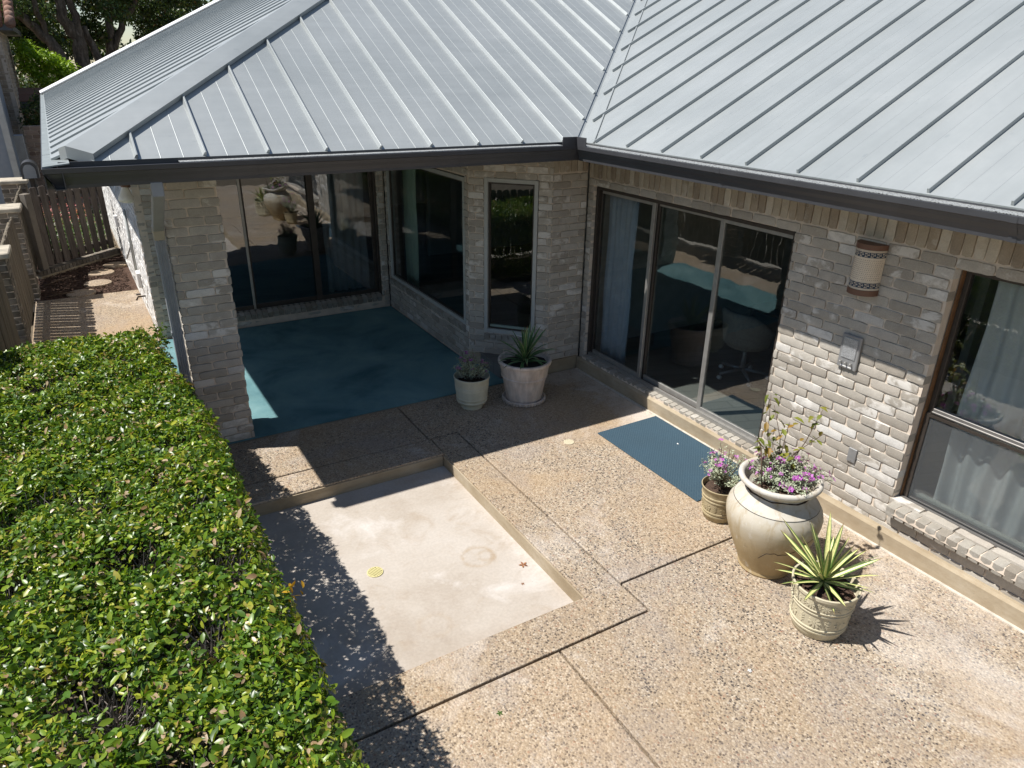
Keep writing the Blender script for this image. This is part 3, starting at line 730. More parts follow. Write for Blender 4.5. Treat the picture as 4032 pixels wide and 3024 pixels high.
# ------------------------------------------------------------------ doors and windows
def P3(o, u, n, a, d, z): return Vector((*o, 0))+Vector(u)*a+Vector(n)*d+Zv*z
def bar(m, o, u, n, a0, a1, d0, d1, z0, z1):
    c = P3(o, u, n, (a0+a1)/2, (d0+d1)/2, (z0+z1)/2); m.obox(c, Vector(u)*(a1-a0)/2, Vector(n)*(d1-d0)/2, Zv*(z1-z0)/2); return m
def opening(name, o, u, n, a0, a1, z0, z1, d, frame_w, frame_mat, parent, depth=.06):
    m = MB()
    bar(m, o, u, n, a0, a0+frame_w, d-depth, d, z0, z1); bar(m, o, u, n, a1-frame_w, a1, d-depth, d, z0, z1)
    bar(m, o, u, n, a0+frame_w, a1-frame_w, d-depth, d-.001, z1-frame_w, z1); bar(m, o, u, n, a0+frame_w, a1-frame_w, d-depth, d-.001, z0, z0+frame_w)
    return make(name, m, frame_mat, parent, bevel=.003)
def pane(o, u, n, a0, a1, z0, z1, d, parent, mat=M_GLASS):
    m = MB(); bar(m, o, u, n, a0, a1, d-.005, d, z0, z1); return make('glass_pane', m, mat, parent)
def stile(o, u, n, a0, a1, z0, z1, d, parent, mat, depth=.035, name='stile'):
    m = MB(); bar(m, o, u, n, a0, a1, d-depth, d, z0, z1); return make(name, m, mat, parent, bevel=.003)
# main sliding door: origin W0, u=-Y, n=-X ; distances d measured outward from the brick face (negative is inside)
U = Vector((0, -1, 0)); N = Vector((-1, 0, 0))
sdoor = opening('sliding_door', W0, U, N, .10, 2.88, .185, 2.245, -.05, .032, M_ALUD, house, .11)
for (a0, a1, d) in ((.13, 1.075, -.085), (1.05, 2.02, -.125), (1.99, 2.85, -.085)):
    pane(W0, U, N, a0+.03, a1-.03, .26, 2.19, d-.014, sdoor)
    for z0_, z1_ in ((.217, .275), (2.175, 2.212)): make('rail', bar(MB(), W0, U, N, a0+.04, a1-.04, d-.03, d, z0_, z1_), M_ALU, sdoor, bevel=.002)
for a0, a1, d, mt in ((.13, .17, -.085, M_ALUD), (1.025, 1.075, -.083, M_ALU), (1.05, 1.10, -.125, M_ALUD), (1.975, 2.005, -.125, M_ALUD), (1.99, 2.045, -.083, M_ALU), (2.81, 2.85, -.085, M_ALUD)):
    stile(W0, U, N, a0, a1, .217, 2.212, d, sdoor, mt)
m = MB(); bar(m, W0, U, N, .132, 2.848, -.09, -.06, .2171, .232); bar(m, W0, U, N, .132, 2.848, -.052, -.049, .19, .235); make('track', m, M_ALU, sdoor)
# big window to the right
win = opening('sash_window', W0, U, N, 4.225, 7.28, .405, 2.25, -.125, .035, M_ALUD, house, .05)
pane(W0, U, N, 4.26, 7.25, 1.19, 2.215, -.15, win); pane(W0, U, N, 4.26, 7.25, .44, 1.17, -.15, win)
m = MB(); bar(m, W0, U, N, 4.26, 7.25, -.175, -.128, 1.155, 1.200); bar(m, W0, U, N, 4.26, 7.25, -.128, -.116, 1.165, 1.178); make('meeting_rail', m, M_ALUG, win, bevel=.003)
m = MB(); bar(m, W0, U, N, 4.228, 4.262, -.122, -.105, .41, 1.16); bar(m, W0, U, N, 4.262, 7.25, -.122, -.105, .41, .432); bar(m, W0, U, N, 4.262, 7.25, -.122, -.105, 1.135, 1.154); make('screen_frame', m, M_ALUD, win)
def _screen():
    t = NT('screen_mesh'); tr = t.n('BsdfTransparent'); df = t.n('BsdfDiffuse'); df.inputs[0].default_value = (.17,.18,.185,1)
    mx = t.n('MixShader'); mx.inputs[0].default_value = .20; t.l(tr.outputs[0], mx.inputs[1]); t.l(df.outputs[0], mx.inputs[2]); t.l(mx.outputs[0], t.out.inputs[0]); return t.m
M_SCREEN = _screen()
m = MB(); bar(m, W0, U, N, 4.262, 7.25, -.116, -.114, .432, 1.135); make('insect_screen', m, M_SCREEN, win)
m = MB(); bar(m, W0, U, N, 4.212, 4.2255, -.125, -.092, .41, 2.255); make('jamb_trim', m, M_WOODTRIM, win); m = MB(); bar(m, W0, U, N, 4.235, 7.3, -.03, .085-.05, .412, .418); 
m = MB(); bar(m, W0, U, N, 4.2255, 7.28, -.128, -.08, .414, .432); make('sill_track', m, M_ALUG, win)
m = MB(); bar(m, W0, U, N, 4.24, 7.28, -.22, -.176, .41, .46); make('inner_sill', m, M_PLASTER, win)
# narrow window in the chamfer
co = C1; a0, a1 = .20, Lc-.17
nw = opening('narrow_window', co, cu, cn, a0, a1, .455, 2.315, .004, .045, M_ALUP, house, .08)
opening('inner_frame', co, cu, cn, a0+.045, a1-.045, .50, 2.27, -.03, .022, M_ALUD, nw, .04)
pane(co, cu, cn, a0+.065, a1-.065, .52, 2.25, -.05, nw)
m = MB(); bar(m, co, cu, cn, a0+.068, a1-.068, -.06, -.035, .522, .55); make('bottom_bead', m, simple('glazing_bead', (.25,.32,.27), .5), nw)
# big fixed window on the porch side wall: origin at (-1.12,3.5), u=-Y
so_ = (-1.12, 3.50)
sdw = opening('picture_window', so_, su, sn, .10, 2.62, .485, 2.295, -.005, .05, M_ALUP, house, .08)
opening('inner_frame', so_, su, sn, .15, 2.57, .535, 2.245, -.03, .02, M_ALUD, sdw, .03)
pane(so_, su, sn, .165, 2.555, .55, 2.23, -.05, sdw)
# back sliding door
bo = (-4.45, 3.50)
bd = opening('back_sliding_door', bo, bu, bn, .35, 3.22, .185, 2.29, -.05, .035, M_ALUD, house, .10)
for (a0, a1, d, w) in ((.385, 1.335, -.085, .035), (1.30, 2.29, -.12, .05), (2.22, 3.185, -.085, .05)):
    pane(bo, bu, bn, a0+.03, a1-.03, .25, 2.24, d-.014, bd, M_GLASS2)
    for z0_, z1_ in ((.221, .285), (2.20, 2.254)): make('rail', bar(MB(), bo, bu, bn, a0+.04, a1-.04, d-.03, d, z0_, z1_), M_ALUD, bd)
for a0, a1, d, mt in ((1.29, 1.322, -.083, M_ALU), (1.30, 1.35, -.12, M_ALUD), (2.215, 2.30, -.083, M_ALUD), (3.13, 3.185, -.085, M_ALUD)):
    stile(bo, bu, bn, a0, a1, .221, 2.254, d, bd, mt)

# ------------------------------------------------------------------ rooms seen through the glass
def curtain(p, q, z0, z1, mat, label, amp=.03, wl=.11, gather=1.0, group=None):
    p, q = Vector((*p, 0)), Vector((*q, 0)); L = (q-p).length; u = (q-p).normalized(); n = u.cross(Zv)
    nx = max(30, int(L/.012)); nz = 8; vs = []; ph = random.random()*6
    for j in range(nz+1):
        z = z0+(z1-z0)*j/nz
        for i in range(nx+1):
            s = i/nx*L; w = amp*(math.sin(2*math.pi*s/wl+ph)+.5*math.sin(2*math.pi*s/(wl*1.7)+1+ph))*(0.6+.5*(1-j/nz))
            vs.append(p+u*(s*(1-(1-gather)*(j/nz)**2*0)+.01*math.sin(j*1.3+s*9))+n*w+Zv*z)
    fs = [(j*(nx+1)+i, j*(nx+1)+i+1, (j+1)*(nx+1)+i+1, (j+1)*(nx+1)+i) for j in range(nz) for i in range(nx)]
    o = make('curtain', MB().add(vs, fs), mat, None, smooth=True, fixn=False)
    md = o.modifiers.new('thickness', 'SOLIDIFY'); md.thickness = .003
    return tag(o, label, 'curtain', group)
curtain((.28, -.10), (.28, -.62), .19, 2.2, M_CURTB, 'blue grey curtain drawn to the left inside the sliding door nearest the house corner', .02, .09)
curtain((.31, -4.36), (.31, -5.0), .20, 2.4, M_CURT, 'long pale sheer curtain gathered behind the big sash window at the right edge', .032, .14)
curtain((-.80, 3.52), (-.80, 3.05), .25, 2.4, M_CURTG, 'pale green curtain at the far end of the porch side picture window', .012, .12)
curtain((-1.95, 3.95), (-1.30, 3.95), .22, 2.4, M_CURT, 'grey curtain behind the right panel of the back sliding door', .03, .12)
# office chair
M_FAB = simple('chair_fabric', (.20,.19,.175), .95, var=.2, scale=40); M_CHR = simple('chair_metal', (.30,.30,.30), .4, .4)
ch = thing('office_chair', (1.33, -1.48, .166), 'grey upholstered swivel office chair inside the room behind the middle glass', 'chair')
ch.rotation_euler = (0, 0, 0)
def shell():
    # wraparound tub back, open toward +x (away from the glass)
    vs = []; nx, nz = 22, 6
    for j in range(nz+1):
        for i in range(nx+1):
            a = math.radians(75+ (285-75)*i/nx); t = abs(i/nx-.5)*2
            top = .83-.23*max(0, (t-.35)/.65)**1.5; z = .44+(top-.44)*j/nz; r = .25+.05*j/nz
            vs.append((r*math.cos(a), r*1.12*math.sin(a), z))
    fs = [(j*(nx+1)+i, j*(nx+1)+i+1, (j+1)*(nx+1)+i+1, (j+1)*(nx+1)+i) for j in range(nz) for i in range(nx)]
    return MB().add(vs, fs)
o = make('backrest', shell(), M_FAB, ch, smooth=True, local=True, fixn=False); o.modifiers.new('t', 'SOLIDIFY').thickness = .05
o = make('seat', MB().lathe([(.0, .40), (.22, .40), (.25, .43), (.25, .47), (.22, .50), (0, .505)], 28), M_FAB, ch, smooth=True, local=True)
make('column', MB().tube([(0, 0, .08), (0, 0, .40)], .026, 12), M_CHR, ch, smooth=True, local=True)
for k in range(5):
    a = 2*math.pi*k/5+.4; e = Vector((.30*math.cos(a), .30*math.sin(a), .075))
    lg = make('leg', MB().tube([(0, 0, .105), e], [.024, .014], 8), M_CHR, ch, smooth=True, local=True)
    make('caster', MB().lathe([(0, -.028), (.02, -.024), (.028, 0), (.02, .024), (0, .028)], 12, c=(0, 0, 0)), M_WHITE, lg, smooth=True, local=True).matrix_local = Matrix.Translation(e-Vector((0, 0, .045))) @ Matrix.Rotation(math.pi/2, 4, 'X')
M_DESK = simple('desk_wood', (.10,.065,.04), .5, var=.3)
dk = thing('desk', (2.0, -1.9, .166), 'dark wooden desk behind the office chair, dim inside the room', 'desk')
make('desk_top', MB().box((-.35, -.75, .70), (.35, .75, .735)), M_DESK, dk, local=True, bevel=.004)
for sx in (-.3, .3):
    for sy in (-.7, .7): make('leg', MB().box((sx-.025, sy-.025, 0), (sx+.025, sy+.025, .70)), M_DESK, dk, local=True)
pi = make('picture', MB().box((3.44, 4.5, 1.05), (3.5, 5.2, 1.95)), simple('picture_dark', (.03,.035,.03), .4), None); tag(pi, 'dark framed picture hanging in the dim room behind the porch picture window', 'picture')

# ------------------------------------------------------------------ wall fittings
M_CAPB = simple('lamp_brown', (.15,.075,.048), .5, var=.2); M_CREAM = simple('lamp_cream', (.66,.57,.45), .75, var=.1, scale=40); M_NAVY = simple('lamp_navy', (.018,.040,.075), .6)
lp = thing('wall_lamp', (.05, -3.565, 1.93), 'half round ceramic wall lamp with brown ends and blue key pattern bands', 'lamp')
LR = .112
def half(m, r, z0, z1, n=24, full=True):
    vs = []; 
    for z in (z0, z1):
        for i in range(n+1):
            a = math.pi/2+math.pi*i/n; vs.append((r*math.cos(a)*1.12, r*math.sin(a), z))
    fs = [(i, i+1, n+2+i, n+1+i) for i in range(n)]+[tuple(range(n, -1, -1)), tuple(range(n+1, 2*n+2)), (0, n+1, 2*n+1, n)]
    return m.add(vs, fs)
def cpatch(m, r, a0, a1, z0, z1, n=3, th=.0015):
    vs = []
    for z in (z0, z1):
        for rr in (r-.002, r+th):
            for i in range(n+1):
                a = a0+(a1-a0)*i/n; vs.append((rr*math.cos(a)*1.12, rr*math.sin(a), z))
    k = n+1; fs = []
    for i in range(n):
        fs += [(k+i, k+i+1, 3*k+i+1, 3*k+i), (i, k+i, k+i+1, i+1), (2*k+i, 2*k+i+1, 3*k+i+1, 3*k+i)]
    fs += [(0, k, 3*k, 2*k), (n, 2*k+n, 3*k+n, k+n)]
    return m.add(vs, fs)
make('shade', half(MB(), LR, .045, .345), M_CREAM, lp, auto=40, local=True)
make('top_cap', half(MB(), LR+.004, .3455, .385), M_CAPB, lp, auto=40, local=True); make('bottom_cap', half(MB(), LR+.004, 0, .0445), M_CAPB, lp, auto=40, local=True)
for zb in (.058, .288):
    m = MB(); cpatch(m, LR, math.pi/2+.03, 3*math.pi/2-.03, zb, zb+.046, 24, .001); kb = make('key_band', m, M_NAVY, lp, local=True)
    m = MB(); per = math.pi/9.0
    for k in range(9):
        a = math.pi/2+k*per; e = per/8
        for (p0, p1, q0, q1) in ((.6, 3.4, .68, .78), (1.8, 2.2, .28, .68), (.6, 3.4, .18, .28), (4.0, 4.4, 0, 1), (5.0, 7.4, .42, .52), (6.0, 6.4, .52, .85), (0, 8, .95, 1.0), (0, 8, 0, .05)):
            cpatch(m, LR+.001, a+p0*e, a+p1*e, zb+.046*q0, zb+.046*q1, 2, .001)
    make('key_line', m, M_CREAM, kb, local=True)
m = MB()
for zb in (.05, .338, .330): cpatch(m, LR+.002, math.pi/2+.02, 3*math.pi/2-.02, zb, zb+.003, 24, .001)
make('cream_line', m, M_CREAM, lp, local=True)
m = MB()
for r_ in range(11):
    for c_ in range(22):
        a = math.pi/2+.25+(c_+.5*(r_ % 2))*.125
        if a < 3*math.pi/2-.2: cpatch(m, LR+.0005, a-.018, a+.018, .125+r_*.0145-.002, .125+r_*.0145+.002, 1, .0004)
make('perforations', m, M_CAPB, lp, local=True)['kind'] = 'stuff'
# speaker panel
M_GREYP = simple('grey_plate', (.27,.27,.27), .45, .3, var=.15); M_GRILL = simple('speaker_grille', (.40,.41,.42), .45, .5, var=.5, scale=160, bump=.6, bscale=160)
sp = thing('intercom_panel', (.05, -3.57, 1.445), 'grey metal intercom panel with speaker grille and three knobs on the brick wall', 'intercom')
make('plate', MB().box((-.022, -.085, -.14), (.0, .085, .14)), M_GREYP, sp, local=True, bevel=.006)
make('grille', MB().box((-.028, -.062, -.055), (-.0222, .062, .115)), M_GRILL, sp, local=True, bevel=.003)
for y in (-.045, 0, .045): make('knob', MB().obox((-.034, y, -.092), (.012, 0, 0), (0, .006, 0), (0, .004, .010)), M_ALU, sp, local=True, bevel=.002)
make('trim_strip', MB().box((-.0235, -.05, -.126), (-.0222, .05, -.118)), M_WHITE, sp, local=True)
pl = thing('cover_plate', (.05, -3.785, .615), 'small blank metal cover plate low on the sunlit brick wall', 'cover plate')
make('plate', MB().box((-.014, -.036, -.06), (0, .036, .06)), M_GREYP, pl, local=True, bevel=.002)
for z in (-.045, .045): make('screw', MB().box((-.016, -.004, z-.004), (-.0142, .004, z+.004)), M_ALU, pl, local=True)
for (y, z, lab) in ((-2.42, 2.50, 'wire hook under the gutter above the right sliding door panel'), (-2.95, 2.50, 'wire hook under the gutter nearest the wall lamp'), (-1.93, 2.30, 'wire hook hanging over the right door panel')):
    o = make('wire_hook', MB().tube([(.044, y, z+.03), (.035, y-.01, z+.035), (.028, y-.02, z+.01), (.03, y-.012, z-.025), (.03, y+.008, z-.03), (.03, y+.012, z-.012)], .003, 5), M_ALU, None, smooth=True)
    tag(o, lab, 'hook', 'wire hooks along the wall top')
fl = thing('flood_lamp', (-4.61, .42, 2.58), 'white reflector flood bulb in a brown socket under the eave corner', 'lamp')
Rm = Matrix.Rotation(math.radians(-12), 4, 'X') @ Matrix.Rotation(math.radians(8), 4, 'Y')
o = make('socket', MB().lathe([(.03, 0), (.035, -.02), (.035, -.09), (.042, -.11), (.03, -.12)], 20), M_CAPB, fl, smooth=True, local=True); o.matrix_local = Rm
o = make('bulb', MB().lathe([(.025, -.11), (.03, -.13), (.058, -.20), (.062, -.225), (.055, -.24), (.03, -.25), (0, -.252)], 24), M_WHITE, fl, smooth=True, local=True); o.matrix_local = Rm
ms = thing('motion_sensor', (-4.52, .46, 2.55), 'cream boxy motion sensor beside the flood bulb', 'sensor')
make('housing', MB().obox((0, 0, -.03), (.03, 0, .006), (0, .04, .01), (-.005, -.01, .035)), M_DSPT, ms, local=True, bevel=.005)
make('arm', MB().tube([(.0, 0, .0), (.045, 0, .03), (.06, 0, .07)], .012, 8), M_DSPT, ms, local=True)
# drains
M_YEL = simple('yellow_plastic', (.56,.50,.24), .5, var=.1)
def drain(x, y, z, r, label, mat):
    d = thing('floor_drain', (x, y, z), label, 'drain', 'round floor drains')
    make('drain_ring', MB().lathe([(r*.86, .001), (r*.86, .007), (r, .006), (r, .0)], 28), mat, d, auto=35, local=True)
    make('drain_well', MB().lathe([(0, .0015), (r*.86, .0015)], 24), M_DARK, d, local=True)
    for k in range(-3, 4):
        x0 = k*r*.235; h = math.sqrt(max(0, (r*.86)**2-x0**2))
        c, s = math.cos(.5), math.sin(.5)
        m = MB(); m.obox((x0*c, x0*s, .0042), (.0035*1.2, .0035*.6, 0), (-h*s, h*c, 0), (0, 0, .002)); make('drain_bar', m, mat, d, local=True)
drain(-3.567, -2.384, -.13, .062, 'yellow slotted round drain in the pale sunken planter floor', M_YEL)
drain(-1.195, -1.574, 0, .052, 'cream round drain in the pebbled patio beside the blue doormat', simple('cream_plastic', (.60,.54,.38), .6))
# door mat
m = MB(); m.prism([(-.83, -1.565), (-.83, -3.02), (-.03, -3.02), (-.03, -1.555)], .001, .012); o = make('door_mat', m, M_MAT, None, bevel=.003); tag(o, 'dark blue ribbed doormat before the sliding door', 'doormat')
o = make('scrap', MB().add([(-.27, -2.155, .0135), (-.262, -2.142, .016), (-.255, -2.150, .018), (-.262, -2.165, .015), (-.268, -2.172, .018)], [(0, 1, 2, 3), (0, 3, 4)]), M_WHITE, None, fixn=False); tag(o, 'tiny white scrap lying on the blue doormat', 'scrap')

# ------------------------------------------------------------------ pots and plants
def leaf_verts(L, W, fold=.25, curl=.15, n=3):
    # small broad leaf along +y, normal +z
    ys = [0, .3, .68, 1.0]; ws = [0.0, .88, .85, 0]; vs = []; fs = []
    vs = [(0, 0, 0)]
    for k in (1, 2):
        y = ys[k]*L; w = ws[k]*W/2; z = -curl*L*(ys[k]**2)
        vs += [(-w, y, z+fold*w), (0, y, z), (w, y, z+fold*w)]
    vs += [(0, L, -curl*L)]
    fs = [(0, 2, 1), (0, 3, 2), (1, 2, 5, 4), (2, 3, 6, 5), (4, 5, 7), (5, 6, 7)]
    return np.array(vs), fs
LV, LF = leaf_verts(1, .42)
LT = np.array([t for f in LF for t in ([f] if len(f) == 3 else [(f[0], f[1], f[2]), (f[0], f[2], f[3])])])
def leaf_cloud(name, pos, nrm, size, mat, parent=None, width=1.0, spread=.6, stuff=True, local=False):
    pos = np.asarray(pos, float); k = len(pos)
    nn = np.asarray(nrm, float)+rng.normal(0, spread, (k, 3)); nn /= np.linalg.norm(nn, axis=1)[:, None]
    r = rng.normal(0, 1, (k, 3)); d = r-nn*(r*nn).sum(1)[:, None]; d /= np.linalg.norm(d, axis=1)[:, None]
    x = np.cross(d, nn); s = np.asarray(size)
    s = s[:, None, None] if s.ndim else s
    V = (LV[None, :, 0:1]*x[:, None, :]*width+LV[None, :, 1:2]*d[:, None, :]+LV[None, :, 2:3]*nn[:, None, :])*s+pos[:, None, :]
    if parent is not None and not local: V = V-np.array(wloc(parent))
    F = (LT[None]+(np.arange(k)*len(LV))[:, None, None]).reshape(-1)
    o = npmesh(name, V.reshape(-1, 3), F, 3, mat, parent)
    if stuff: o['kind'] = 'stuff'
    return o
M_YU = mat_yucca('yucca_variegated', (.60,.58,.24), (.085,.16,.035), .42, .62)
M_YU2 = mat_yucca('yucca_green', (.075,.17,.06), (.40,.44,.22), .70, .92)
def blade_mesh(L, W, bend, mat, n=9):
    vs = []; fs = []; ac = []; al = []
    ang = 0; p = Vector((0, 0)); 
    for i in range(n+1):
        t = i/n; w = W/2*(min(1, .55+t*2.2))*(1-t**3.0)**.8*(1 if t < 1 else 0)+.0006
        y, z = p.x, p.y
        for a, h in ((-1, .28), (-.5, .08), (0, 0), (.5, .08), (1, .28)): vs.append((a*w, y, z+h*w)); ac.append(a); al.append(t)
        th = bend*t**1.6; p = p+Vector((math.cos(th), -math.sin(th)))*(L/n)
    for i in range(n):
        for j in range(4): fs.append((i*5+j, i*5+j+1, (i+1)*5+j+1, (i+1)*5+j))
    me = bpy.data.meshes.new('leaf'); me.from_pydata(vs, [], fs); me.materials.append(mat)
    at_ = me.attributes.new('across', 'FLOAT', 'POINT'); at_.data.foreach_set('value', ac)
    at2 = me.attributes.new('along', 'FLOAT', 'POINT'); at2.data.foreach_set('value', al)
    me.polygons.foreach_set('use_smooth', [True]*len(fs)); return me
def yucca(root, c, n, L0, W, mat, bends=(.05, .9), elev_rng=(12, 82), seed=1):
    rr = random.Random(seed); mes = [blade_mesh(1.0, W/L0, b, mat) for b in np.linspace(bends[0], bends[1], 5)]
    for k in range(n):
        f = (k+.5)/n; el = math.radians(elev_rng[1]+(elev_rng[0]-elev_rng[1])*f+rr.uniform(-11, 11)); azm = k*2.39996+rr.uniform(-.35, .35)
        L = L0*(.72+.38*math.sin(math.pi*min(1, .25+f*.75)))*rr.uniform(.78, 1.1)
        o = bpy.data.objects.new('leaf', mes[min(4, int(f*5*rr.uniform(.7, 1.1)))]); link(o, root)
        o.matrix_local = Matrix.Translation(Vector(c)+Vector((0, 0, .03*(1-f)))) @ Matrix.Rotation(azm, 4, 'Z') @ Matrix.Rotation(el, 4, 'X') @ Matrix.Rotation(rr.uniform(-.5, .5), 4, 'Y') @ Matrix.Scale(L, 4)
def soil(root, r, z, mat=M_SOIL):
    vs = []; n = 24; rings = [0, .35, .7, 1.0]; 
    for q in rings:
        for j in range(n): vs.append((q*r*math.cos(2*math.pi*j/n), q*r*math.sin(2*math.pi*j/n), z+random.uniform(-.012, .012)+.02*(1-q)))
    fs = [(i*n+j, i*n+(j+1) % n, (i+1)*n+(j+1) % n, (i+1)*n+j) for i in range(3) for j in range(n)]
    return make('soil', MB().add(vs, fs), mat, root, smooth=True, local=True)
def chips(root, r, z, n):
    m = MB()
    for _ in range(n):
        a = random.random()*6.28; q = r*math.sqrt(random.random()); l = random.uniform(.008, .028)
        b = random.random()*6.28; m.obox((q*math.cos(a), q*math.sin(a), z+random.uniform(.0, .015)), (l*math.cos(b), l*math.sin(b), l*random.uniform(-.3, .3)), (-.006*math.sin(b), .006*math.cos(b), 0), (0, 0, .003))
    make('bark_chips', m, M_MULCH, root, local=True)['kind'] = 'stuff'
def pot_mat(name, col, col2, var=.2):
    t = NT(name); p = t.obj(); n = t.noise(p, 7, 6, .65, .4); c = t.mix(t.ramp(n, [(.35, 0), (.7, .85)]), col, col2)
    n2 = t.noise(t.map(p, scale=(1, 1, .25)), 22, 4); c = t.mix(1.0, c, t.ramp(n2, [(.3, 1-var), (.7, 1+var*.6)]), 'MULTIPLY')
    t.pbr(c, .75, 0, .3, t.bump(t.noise(p, 70, 4), .3, .003)); return t.m
M_CREAMPOT = pot_mat('cream_plastic_pot', (.49,.435,.30), (.55,.50,.37), .10); M_TANPOT = pot_mat('tan_pot', (.36,.29,.165), (.44,.37,.24)); M_PALEPOT = pot_mat('pale_cream_pot', (.52,.50,.38), (.60,.58,.46), .08)
M_TERRA = pot_mat('limed_terracotta', (.60,.49,.41), (.68,.62,.56), .22)
# front yucca pot
def relief(m, r_of, z0, z1, n, mode):
    # small raised ornaments wrapped round the pot wall
    for k in range(n):
        a = 2*math.pi*k/n; zc = (z0+z1)/2; h = (z1-z0)/2
        def pt(da, dz): 
            z = zc+dz; r = r_of(z); return Vector((r*math.cos(a+da), r*math.sin(a+da), z))
        cpt = pt(0, 0); on = Vector((math.cos(a), math.sin(a), 0)); tn = Vector((-math.sin(a), math.cos(a), 0))
        if mode == 'flower' and k % 2 == 0:
            for q in range(8):
                b = 2*math.pi*q/8; d = tn*math.cos(b)+Zv*math.sin(b); m.obox(cpt+d*h*.48+on*.001, d*h*.36, (d.cross(on))*h*.13, on*.0018)
            m.obox(cpt+on*.002, tn*h*.18, Zv*h*.18, on*.0022)
        elif mode == 'flower':
            for q in (-.55, 0, .55): m.obox(pt(0, q*h)+on*.001, tn*h*.10, Zv*h*.22, on*.0018); m.obox(pt(.05, q*h*.8)+on*.001, (tn+Zv*.8)*h*.16, (Zv-tn*.8)*h*.05, on*.0018); m.obox(pt(-.05, q*h*.8)+on*.001, (tn-Zv*.8)*h*.16, (Zv+tn*.8)*h*.05, on*.0018)
        else:
            m.obox(cpt, tn*.012, Zv*h*.8, on*.0035)
    return m
yp = thing('potted_yucca', (-1.185, -4.535, 0), 'spiky yellow striped yucca in the cream embossed pot nearest the camera', 'potted plant')
PPROF = [(.150, 0), (.160, .006), (.170, .04), (.176, .062), (.183, .066), (.184, .076), (.178, .080), (.180, .088), (.187, .092), (.188, .102), (.182, .106), (.190, .215), (.197, .219), (.198, .228), (.193, .232), (.195, .240), (.201, .244), (.202, .253), (.197, .257), (.205, .345), (.214, .350), (.216, .372), (.211, .376), (.203, .374), (.198, .345), (.190, .315), (0.0, .315)]
def rof(prof):
    pr = [(z, r) for r, z in prof[:-4]]
    def f(z):
        for (z0, r0), (z1, r1) in zip(pr, pr[1:]):
            if z0 <= z <= z1 and z1 > z0: return r0+(r1-r0)*(z-z0)/(z1-z0)
        return pr[-1][1]
    return f
o = make('pot', MB().lathe(PPROF, 48), M_CREAMPOT, yp, auto=50, local=True)
make('relief_band', relief(MB(), rof(PPROF), .112, .208, 14, 'flower'), M_CREAMPOT, o, local=True); make('relief_band', relief(MB(), rof(PPROF), .265, .335, 26, 'flower'), M_CREAMPOT, o, local=True)
soil(yp, .196, .318); chips(yp, .18, .325, 60)
yucca(yp, (.0, .02, .345), 38, .40, .036, M_YU, (.02, .35), (-4, 74), 3)
# shaded yucca in limed terracotta
bp = thing('potted_yucca', (-1.064, -.474, .0), 'green yucca in the large limewashed terracotta pot standing in the shade', 'potted plant')
BPROF = [(.190, .03), (.202, .036), (.222, .15), (.243, .27), (.250, .30), (.262, .306), (.264, .318), (.256, .326), (.262, .345), (.276, .425), (.282, .455), (.297, .462), (.302, .48), (.298, .498), (.285, .504), (.268, .498), (.262, .46), (.255, .44), (0, .44)]
make('pot', MB().lathe(BPROF, 56), M_TERRA, bp, auto=50, local=True)
soil(bp, .258, .445, simple('dark_soil', (.03,.022,.018), 1, var=.4, scale=60, bump=1, bscale=70, bdist=.02))
yucca(bp, (0, .0, .45), 52, .40, .036, M_YU2, (.05, 1.5), (8, 86), 5)
sa = make('pot_saucer', MB().lathe([(.19, 0), (.225, .004), (.240, .02), (.247, .045), (.243, .052), (.232, .05), (.222, .028), (.20, .022), (0, .022)], 56), M_TERRA, None, auto=45, local=True)
sa.location = (-1.064, -.474, 0); tag(sa, 'round limed saucer under the large terracotta pot', 'saucer')
m = MB()
for k in range(44):
    a = 2*math.pi*k/44; m.obox((.246*math.cos(a), .246*math.sin(a), .028), (-.008*math.sin(a), .008*math.cos(a), 0), (.003*math.cos(a), .003*math.sin(a), 0), (0, 0, .016))
make('saucer_fluting', m, M_TERRA, sa, local=True)
# small shrubs
M_SAGE = mat_leaf('sage_leaf', [(0, (.24,.275,.18)), (.5, (.37,.41,.285)), (1, (.52,.55,.41))], .7, .2, .2)
M_PURP = mat_leaf('purple_petal', [(0, (.36,.06,.38)), (.5, (.50,.13,.50)), (1, (.62,.27,.60))], .6, .3, .2)
M_PURPD = M_PURP
def flower_mesh(seed):
    rr = random.Random(seed); m = MB()
    for k in range(6):
        a = 2*math.pi*k/6+rr.uniform(-.2, .2); d = Vector((math.cos(a), math.sin(a), rr.uniform(.1, .6))); s_ = Vector((-math.sin(a), math.cos(a), 0))
        L = .0155; b = d*L*.15; m.add([b, b+d*L*.55+s_*.0062, b+d*L, b+d*L*.55-s_*.0062], [(0, 1, 2, 3)])
    me = bpy.data.meshes.new('flower'); me.from_pydata(m.v, [], m.f); me.materials.append(M_PURP); return me
FLW = [flower_mesh(k) for k in range(4)]
